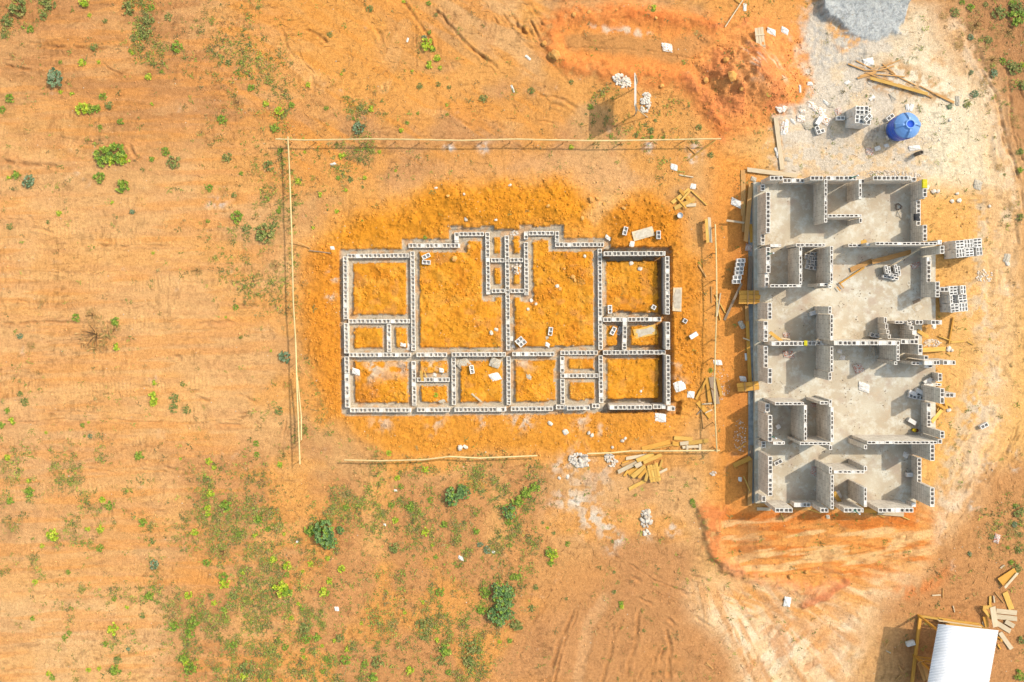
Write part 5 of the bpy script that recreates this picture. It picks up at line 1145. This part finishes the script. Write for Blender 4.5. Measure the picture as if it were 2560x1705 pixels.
def gen_weed(px, py, gc):
    n = int(RNG.integers(4, 9)); V_ = []; F_ = []; sc = .045 + .11*RNG.random()**1.6; c = C(*WEEDC[int(RNG.integers(len(WEEDC)))])*RNG.uniform(.85, 1.35)
    for k in range(n):
        a_ = RNG.uniform(0, 6.28); L = sc*RNG.uniform(.5, 1.2); up = sc*RNG.uniform(.15, .7); wv = sc*.13; dx, dy = math.cos(a_), math.sin(a_); ox, oy = RNG.uniform(-sc, sc, 2)*.7; b0 = len(V_)
        V_ += [(ox, oy, 0), (ox+dx*L*.55-dy*wv, oy+dy*L*.55+dx*wv, up), (ox+dx*L, oy+dy*L, up*.75), (ox+dx*L*.55+dy*wv, oy+dy*L*.55-dx*wv, up)]; F_.append((b0, b0+3, b0+2, b0+1))
    return np.array(V_), F_, c
scatter_mesh("low_weeds", 19000, lambda a_, b_: fw(a_, b_), gen_weed, M_leaf, label="thin dull weeds and grass growing across the bare field", cat="weeds")

# ------------------------------------------------------------------ shrubs, each its own thing
def shrub_mesh(name, kind, seed):
    """unit shrub: sprigs of leaves spread through a low dome"""
    r = np.random.default_rng(seed)
    pal = {'blue': [(98,128,70),(118,146,80),(82,110,62),(132,156,92),(138,164,60)], 'grey': [(112,132,90),(130,148,106),(94,114,78),(150,160,122)], 'dark': [(126,134,66),(142,146,76),(108,118,60),(160,152,86)], 'green': [(122,146,46),(142,162,54),(104,130,50),(162,174,70)],
           'lime': [(164,182,40),(188,198,50),(136,160,44),(204,204,70)], 'dry': [(196,146,88),(176,134,78),(206,160,100),(160,140,76)], 'sprout': [(120,150,40),(150,176,40),(100,128,44)]}[kind]
    nc, nl, ls, hgt = {'blue': (85, 17, .125, .95), 'grey': (46, 14, .17, .7), 'dark': (36, 12, .17, .5), 'green': (36, 12, .19, .6), 'lime': (30, 12, .22, .65), 'dry': (30, 7, .3, .2), 'sprout': (12, 8, .34, .6)}[kind]
    V_ = []; F_ = []; Cc_ = []; lob = r.uniform(.72, 1.12, 7); ph = r.uniform(0, 6.28)
    for c in range(nc):
        a_ = r.uniform(0, 6.28); q = math.sqrt(r.random()); k = (a_+ph)/6.2832*7 % 7; i0 = int(k); rad = lob[i0]*(1-(k-i0)) + lob[(i0+1) % 7]*(k-i0); q *= rad*.9
        z = hgt*(.15 + .85*math.sqrt(max(0, 1-min(1, q)**2))*r.uniform(.45, 1)); cx_, cy_ = q*math.cos(a_), q*math.sin(a_); base_c = C(*pal[int(r.integers(len(pal)))])*1.3
        sl = ls*r.uniform(.8, 1.2)
        for l in range(nl):
            t = 6.28*l/nl*2.4 + r.uniform(-.4, .4); el = r.uniform(-.25, .85); L = sl*r.uniform(.7, 1.2); wv = L*(.3 if kind != 'dry' else .06)
            d = np.array([math.cos(t)*math.cos(el), math.sin(t)*math.cos(el), math.sin(el)]); s = np.array([-math.sin(t), math.cos(t), r.uniform(-.4, .4)]); o_ = np.array([cx_, cy_, z]) + d*L*.08; b0 = len(V_)
            tip = o_ + d*L - np.array([0, 0, L*.15]); V_ += [o_, o_+d*L*.55+s*wv, tip, o_+d*L*.55-s*wv]; F_.append((b0, b0+3, b0+2, b0+1)); cc_ = base_c*r.uniform(.75, 1.2); Cc_ += [cc_]*4
    me_ = bpy.data.meshes.new(name); me_.from_pydata([tuple(map(float, v)) for v in V_], [], F_); me_.update(); at_ = me_.color_attributes.new("tone", 'FLOAT_COLOR', 'POINT')
    ca = np.ones((len(V_), 4), np.float32); ca[:, :3] = np.array(Cc_); at_.data.foreach_set('color', ca.ravel()); me_.materials.append(M_leaf); return me_
SHM = {}
M_stem = simple("stem_bark", C4(120, 88, 56), C4(150, 112, 72), 6, .9)
def stem_mesh(seed):
    r = random.Random(seed); mb = MB()
    for k in range(7):
        a_ = r.uniform(0, 6.28); q = r.uniform(.3, .75); mb.tube([(0, 0, 0), (q*.4*math.cos(a_), q*.4*math.sin(a_), .3), (q*math.cos(a_), q*math.sin(a_), .6)], [.035, .025, .012], 5)
    return mb.mesh("stem", M_stem)
STEM = [stem_mesh(1), stem_mesh(2)]
KN = {'blue': "blue-green leafy bush", 'grey': "grey-green bush", 'dark': "dull dark green weed clump", 'green': "fresh green shrub", 'lime': "bright lime green shrub", 'dry': "dry brown brush clump", 'sprout': "small green sprout"}
KS = {'blue': "blue-green leafy bush", 'grey': "small grey-green weed", 'dark': "small dull green weed", 'green': "small green weed", 'lime': "small lime green weed", 'dry': "small dry weed tuft", 'sprout': "small green sprout"}
def shrub(x, y, r, kind, asp=1.0, ang=0.0):
    if onslab(x, y): return
    seed = (int(x)*31 + int(y)*17) % (5 if kind != 'blue' else 7); k2 = (kind, seed)
    if k2 not in SHM: SHM[k2] = shrub_mesh("shrub", kind, seed*7 + len(kind))
    rr_ = max(r, 3.2)/PPM; big_ = r > 9
    hgt = {'blue': .85, 'grey': .7, 'dark': .5, 'green': .6, 'lime': .65, 'dry': .3, 'sprout': .6}[kind]*rr_
    p = G(x, y, 0); q = P(x, y, hgt*.5); p.x, p.y = q.x, q.y; p.z = float(gz(p.x, p.y)) - .01
    o = link("shrub" if big_ else "weed", SHM[k2], None, p); a_ = random.uniform(0, 6.28) if asp == 1 else math.radians(-ang)
    o.rotation_euler = (0, 0, a_); o.scale = (rr_*1.02, rr_*1.02*asp, rr_*.95)
    if r > 16:
        s = link("stem", STEM[seed % 2], o); 
    reg(o, (KN if big_ else KS)[kind], "shrub" if big_ else "weed", x, y)
B = []
B += Zm(0, 0, 3.267, [(150,60,95,'dark'),(60,170,60,'dark'),(395,35,60,'dark'),(690,20,55,'lime'),(730,125,20,'lime'),(250,238,36,'green'),(355,130,42,'dark'),(860,170,26,'dark'),(1050,60,62,'dark'),(1240,65,30,'green'),(1210,165,55,'dark'),(1375,140,38,'dark'),(1440,380,52,'green'),(1185,265,55,'dark'),(1090,310,38,'dark'),(1080,432,18,'lime'),(1060,412,20,'green'),(665,512,35,'lime'),(805,505,18,'lime'),(765,385,42,'dark'),(445,640,92,'grey'),(490,505,18,'green'),(1213,630,32,'lime'),(1320,585,15,'green'),(1340,520,16,'green'),(80,800,42,'green'),(25,290,32,'dark'),(20,895,32,'green'),(495,750,20,'lime'),(585,765,22,'lime'),(840,790,36,'green'),(675,885,62,'lime'),(740,890,50,'green'),(790,885,40,'green'),(890,860,46,'dark'),(1240,848,18,'lime'),(980,990,32,'green'),(820,1035,22,'green'),(70,1450,24,'lime'),(130,1430,42,'green'),(235,1475,62,'grey'),(815,1450,55,'green'),(1000,1520,66,'green'),(1350,1235,40,'green'),(1425,1320,64,'dark'),(1240,1300,28,'green'),(2108,60,24,'dark'),(2215,475,18,'dark'),(1865,510,33,'dark'),(2170,845,28,'lime'),(2278,905,42,'lime'),(2240,1045,42,'green'),(1815,970,42,'green'),(1945,840,54,'dry'),(2050,720,32,'green'),(1855,1290,46,'dark'),(1715,1535,32,'green'),(1970,1415,22,'green'),(2290,1230,25,'green'),(2190,1350,54,'dark'),
    (850,1280,85,'green'),(960,1250,95,'green'),(900,1310,50,'lime'),(1000,1290,55,'lime'),(830,1300,60,'dark')])
B += Zm(700, 0, 3.267, [(735,70,36,'dark'),(1010,10,18,'lime'),(1213,28,22,'green'),(410,280,28,'dark'),(1275,122,18,'dark'),(1205,370,58,'lime'),(1180,305,24,'grey'),(1245,400,33,'green'),(1285,475,38,'lime'),(1220,530,38,'lime'),(1220,265,20,'green'),(1305,552,20,'lime'),(1080,578,15,'lime'),(230,695,24,'lime'),(500,605,15,'lime'),(1145,705,30,'dark'),(1295,688,26,'dark'),(1380,712,22,'dark'),(1660,805,38,'dark'),(2055,740,33,'dark'),(650,1040,55,'grey'),(745,890,32,'lime'),(380,882,22,'green'),(655,885,34,'dark'),(600,968,16,'green'),(990,1065,26,'lime'),(1043,1005,18,'green'),(95,858,32,'green'),(505,1272,36,'lime'),(200,1240,15,'lime'),(815,1238,18,'lime'),(475,1452,24,'green'),(690,1450,20,'lime'),(575,1470,26,'dark'),(540,1552,16,'lime'),(945,1395,14,'lime'),(1362,860,14,'lime'),(1365,935,16,'green'),(1125,925,16,'green')])
B += Zm(0, 480, 3.267, [(915,85,20,'lime'),(480,170,26,'lime'),(390,245,22,'dark'),(1940,205,56,'green'),(2010,295,46,'dark'),(2160,340,90,'dark'),(2150,350,36,'green'),(2230,280,50,'dark'),(1700,238,20,'green'),(350,890,42,'dry'),(625,1025,38,'green'),(750,1010,70,'dry'),(940,1055,42,'green'),(930,1120,55,'dry'),(780,1160,150,'dry'),(952,1268,36,'lime'),(165,1175,30,'grey'),(255,1250,42,'dry'),(1925,945,28,'green'),(1845,1022,14,'lime'),(1605,645,55,'dry'),(2250,600,54,'dry'),(2320,1345,55,'grey'),(2213,1297,14,'lime'),(1250,498,16,'lime'),(1080,160,28,'grey'),(80,280,33,'dark'),(2275,155,24,'green'),(1910,25,32,'dark')])
B += Zm(0, 940, 3.267, [(1260,55,26,'lime'),(1250,165,48,'lime'),(1250,220,38,'lime'),(1420,180,46,'dark'),(1415,260,48,'dark'),(1520,280,38,'dark'),(1490,65,24,'dark'),(2280,285,44,'dark'),(205,210,42,'dark'),(100,365,35,'lime'),(60,280,28,'green'),(15,400,34,'green'),(165,145,33,'dark'),(675,400,22,'green'),(725,378,14,'lime'),(375,462,16,'lime'),(690,490,14,'green'),(735,490,22,'grey'),(65,665,30,'lime'),(1135,650,46,'green'),(1695,500,30,'dry'),(1705,700,32,'lime'),(1745,745,24,'lime'),(1475,675,16,'lime'),(2095,550,28,'green'),(2100,640,26,'green'),(2285,720,26,'lime'),(1720,955,36,'lime'),(1695,1080,36,'lime'),(1700,1125,32,'lime'),(1840,1060,58,'green'),(240,945,48,'green'),(235,858,22,'lime'),(80,1020,38,'green'),(835,1010,35,'lime'),(885,1065,42,'green'),(715,1250,28,'lime'),(820,1250,36,'lime'),(1165,1195,42,'green'),(435,1295,58,'lime'),(90,1220,46,'dry'),(345,1390,22,'lime'),(815,1405,36,'green'),(1245,1350,33,'dark'),(1260,1535,48,'grey'),(1595,1275,40,'lime'),(1950,1290,27,'green'),(1825,1440,70,'dry'),(1690,1520,36,'green'),(2190,1250,26,'green'),(2085,1300,26,'lime'),(2230,1500,32,'lime'),(2110,1170,42,'green')])
B += Zm(0, 1300, 3.68, [(625,480,26,'green'),(325,568,30,'lime'),(300,905,28,'green'),(595,1075,30,'green'),(640,1035,28,'green'),(1035,1010,58,'lime'),(1375,700,52,'green'),(1380,716,20,'lime'),(1410,620,20,'lime'),(1050,725,28,'green'),(1165,805,24,'lime'),(1310,880,40,'dark'),(1730,695,45,'lime'),(1700,640,40,'dry'),(1945,700,42,'dark'),(1970,765,30,'lime'),(2060,530,50,'green'),(2060,590,52,'lime'),(2235,480,30,'lime'),(2215,535,20,'green'),(2155,690,52,'dark'),(1770,940,62,'green'),(1750,1040,55,'green'),(1600,980,54,'green'),(1690,1280,56,'green'),(1750,1370,64,'green'),(1710,1310,40,'lime'),(1080,1290,52,'dark'),(1060,1380,60,'green'),(445,1415,32,'lime'),(480,1455,33,'green'),(815,1380,28,'lime'),(910,1368,24,'lime'),(2255,1370,74,'dark'),(2240,1440,40,'lime'),(2060,820,38,'green'),(2150,1140,42,'green'),(1940,1290,56,'dry'),(1180,1190,25,'grey'),(970,1140,33,'green')])
B += Zm(640, 1100, 3.267, [(1385,240,32,'lime'),(1185,380,26,'green'),(1155,310,28,'lime'),(735,548,32,'green'),(1425,490,30,'green'),(1255,550,44,'green'),(1140,655,36,'lime'),(1535,690,36,'green'),(1380,755,36,'lime'),(1105,530,28,'green'),(1130,880,62,'dark'),(1138,882,22,'lime'),(140,980,28,'lime'),(255,1030,48,'lime'),(255,1100,28,'green'),(445,1010,28,'lime'),(380,1075,18,'lime'),(700,1050,38,'lime'),(600,1155,30,'lime'),(550,1245,46,'lime'),(590,965,24,'lime'),(1468,955,24,'green'),(1440,858,18,'lime'),(230,768,18,'lime'),(95,735,22,'green'),(195,205,26,'green'),(350,1340,26,'lime'),(375,1378,25,'green'),(290,1455,26,'lime'),(400,1520,52,'dark'),(1350,1500,56,'dark'),(1500,1240,42,'green'),(1365,1325,22,'lime'),(1215,1410,22,'lime'),(1085,105,28,'lime'),(1830,850,28,'grey'),(1910,835,22,'dark'),(1890,900,38,'grey'),(1800,745,33,'green'),(2095,1120,33,'green'),(2150,1520,48,'dark'),(1840,1390,44,'green'),
    (1610,455,92,'blue'),(1700,430,62,'blue'),(1680,400,46,'blue'),(560,760,118,'blue'),(600,840,70,'blue'),(440,740,55,'green'),(690,735,40,'blue'),(530,700,60,'green'),(2210,430,58,'green'),(2140,500,56,'green'),(2070,580,70,'blue'),(2280,385,48,'green'),(2060,660,36,'green'),(2000,1235,95,'blue'),(2070,1270,62,'blue'),(2020,1350,80,'blue'),(1980,1440,92,'blue'),(2060,1420,58,'blue'),(1870,1245,52,'green'),(205,1215,74,'lime'),(255,1240,52,'green')])
B += Zm(640, 1300, 3.68, [(1745,1200,68,'green'),(1665,1105,32,'lime'),(1700,1290,54,'dark'),(1550,1070,52,'dark'),(1410,1385,42,'lime'),(450,1020,60,'dark'),(460,1095,50,'green'),(560,1080,46,'green'),(720,1110,24,'lime'),(770,1080,48,'dark'),(1120,1310,66,'dark'),(1000,1320,38,'green'),(435,1200,28,'green'),(440,1260,24,'lime'),(835,1190,30,'lime'),(820,1290,52,'green'),(645,1280,32,'green'),(615,1395,30,'green'),(445,1395,36,'dark'),(265,1175,36,'green'),(610,1155,20,'lime'),(1990,1180,74,'dark'),(1960,1300,74,'dark'),(1080,1450,52,'green'),(120,1480,26,'lime'),(1770,1400,33,'green'),(970,950,20,'lime'),(2070,840,38,'green'),(2240,1120,22,'lime'),(2335,1110,30,'green')])
B += Zm(1280, 1250, 3.4456, [(320,450,48,'green'),(350,480,50,'lime'),(335,545,34,'green'),(940,890,28,'green'),(945,920,26,'lime'),(360,285,24,'dark'),(305,240,16,'lime'),(1555,10,28,'green'),(1565,50,22,'green'),(880,790,26,'dark'),(205,750,33,'dark'),(470,850,20,'dark'),(1135,1125,20,'dark'),(1155,1010,30,'dry'),(480,380,26,'green'),(865,355,20,'dark'),(265,195,20,'dark'),(50,660,38,'green'),(20,1070,56,'dark'),(170,930,38,'dark'),(880,620,20,'dark')])
B += Zm(2000, 0, 4.205, [(2270,70,80,'dark'),(2340,120,66,'dark'),(2235,40,50,'green'),(1800,75,42,'green'),(1825,70,22,'lime'),(1950,50,33,'dark'),(2290,225,32,'lime'),(1800,390,36,'grey'),(2080,370,42,'dry'),(2140,640,38,'green'),(2220,690,70,'dark'),(2340,680,38,'lime'),(2040,770,52,'grey'),(1835,985,46,'grey'),(1575,1115,32,'grey'),(1810,760,27,'grey'),(1710,20,33,'green')])
B += Zm(1360, 0, 3.623, [(995,70,33,'lime'),(985,100,20,'green'),(245,740,26,'dark'),(425,970,32,'green'),(1010,1090,24,'dark'),(970,1180,38,'dark'),(915,1130,22,'dark'),(835,1225,28,'dark'),(1405,1150,36,'dark'),(1310,960,16,'dark'),(1080,1245,18,'green'),(1385,1290,22,'dark'),(1515,1400,33,'dark'),(500,1240,28,'dry'),(250,1335,26,'lime'),(595,1000,16,'dark'),(345,1125,15,'dark'),(975,1240,24,'green'),(1330,1225,36,'dry')])
B += Zm(2280, 1000, 2.613, [(650,1060,22,'green'),(520,890,22,'dark'),(675,690,18,'green'),(670,815,22,'grey'),(700,980,30,'dark'),(705,880,22,'dark'),(625,965,14,'green'),(505,965,15,'dark'),(380,1005,17,'grey')])
B += Zm(2340, 250, 2.09, [(445,270,18,'green'),(440,365,20,'green'),(440,610,24,'dark'),(360,390,10,'dark')])
B += Zm(660, 320, 3.5625, [(500,592,28,'lime'),(730,555,16,'lime'),(895,445,20,'lime'),(650,742,26,'lime'),(660,445,22,'green'),(300,475,30,'lime'),(770,465,24,'dark'),(880,525,18,'dark'),(435,890,18,'lime'),(130,745,22,'green'),(370,1380,36,'dry'),(150,200,20,'green'),(880,830,15,'green')])
B += [(1090,988,7,'lime'),(1063,594,6,'green'),(2556,1600,14,'dark'),(2550,1690,16,'green'),(2557,215,14,'dark'),(1745,985,0,'green'),(1777,925,7,'green'),(1590,1148,0,'green')]
B += [(2440,60,22,'dry'),(2400,110,16,'dry'),(2480,150,20,'dry'),(2520,80,18,'dry'),(2460,210,16,'dry'),(2535,300,16,'dry'),(2500,420,14,'dry'),(2530,520,14,'dry'),(2390,30,14,'dark'),(2500,30,20,'dark'),(2545,45,24,'green'),(2470,100,12,'dark'),(2540,170,18,'dark'),(2548,380,12,'dark'),(2530,1330,16,'dry'),(2550,1280,18,'dark'),(2480,1385,12,'dry'),(2545,1420,13,'dark'),(2360,40,14,'dry'),(2420,260,12,'dark')]
for (x, y, r, kind) in B:
    if r: shrub(x, y, r, kind)
write_labels()
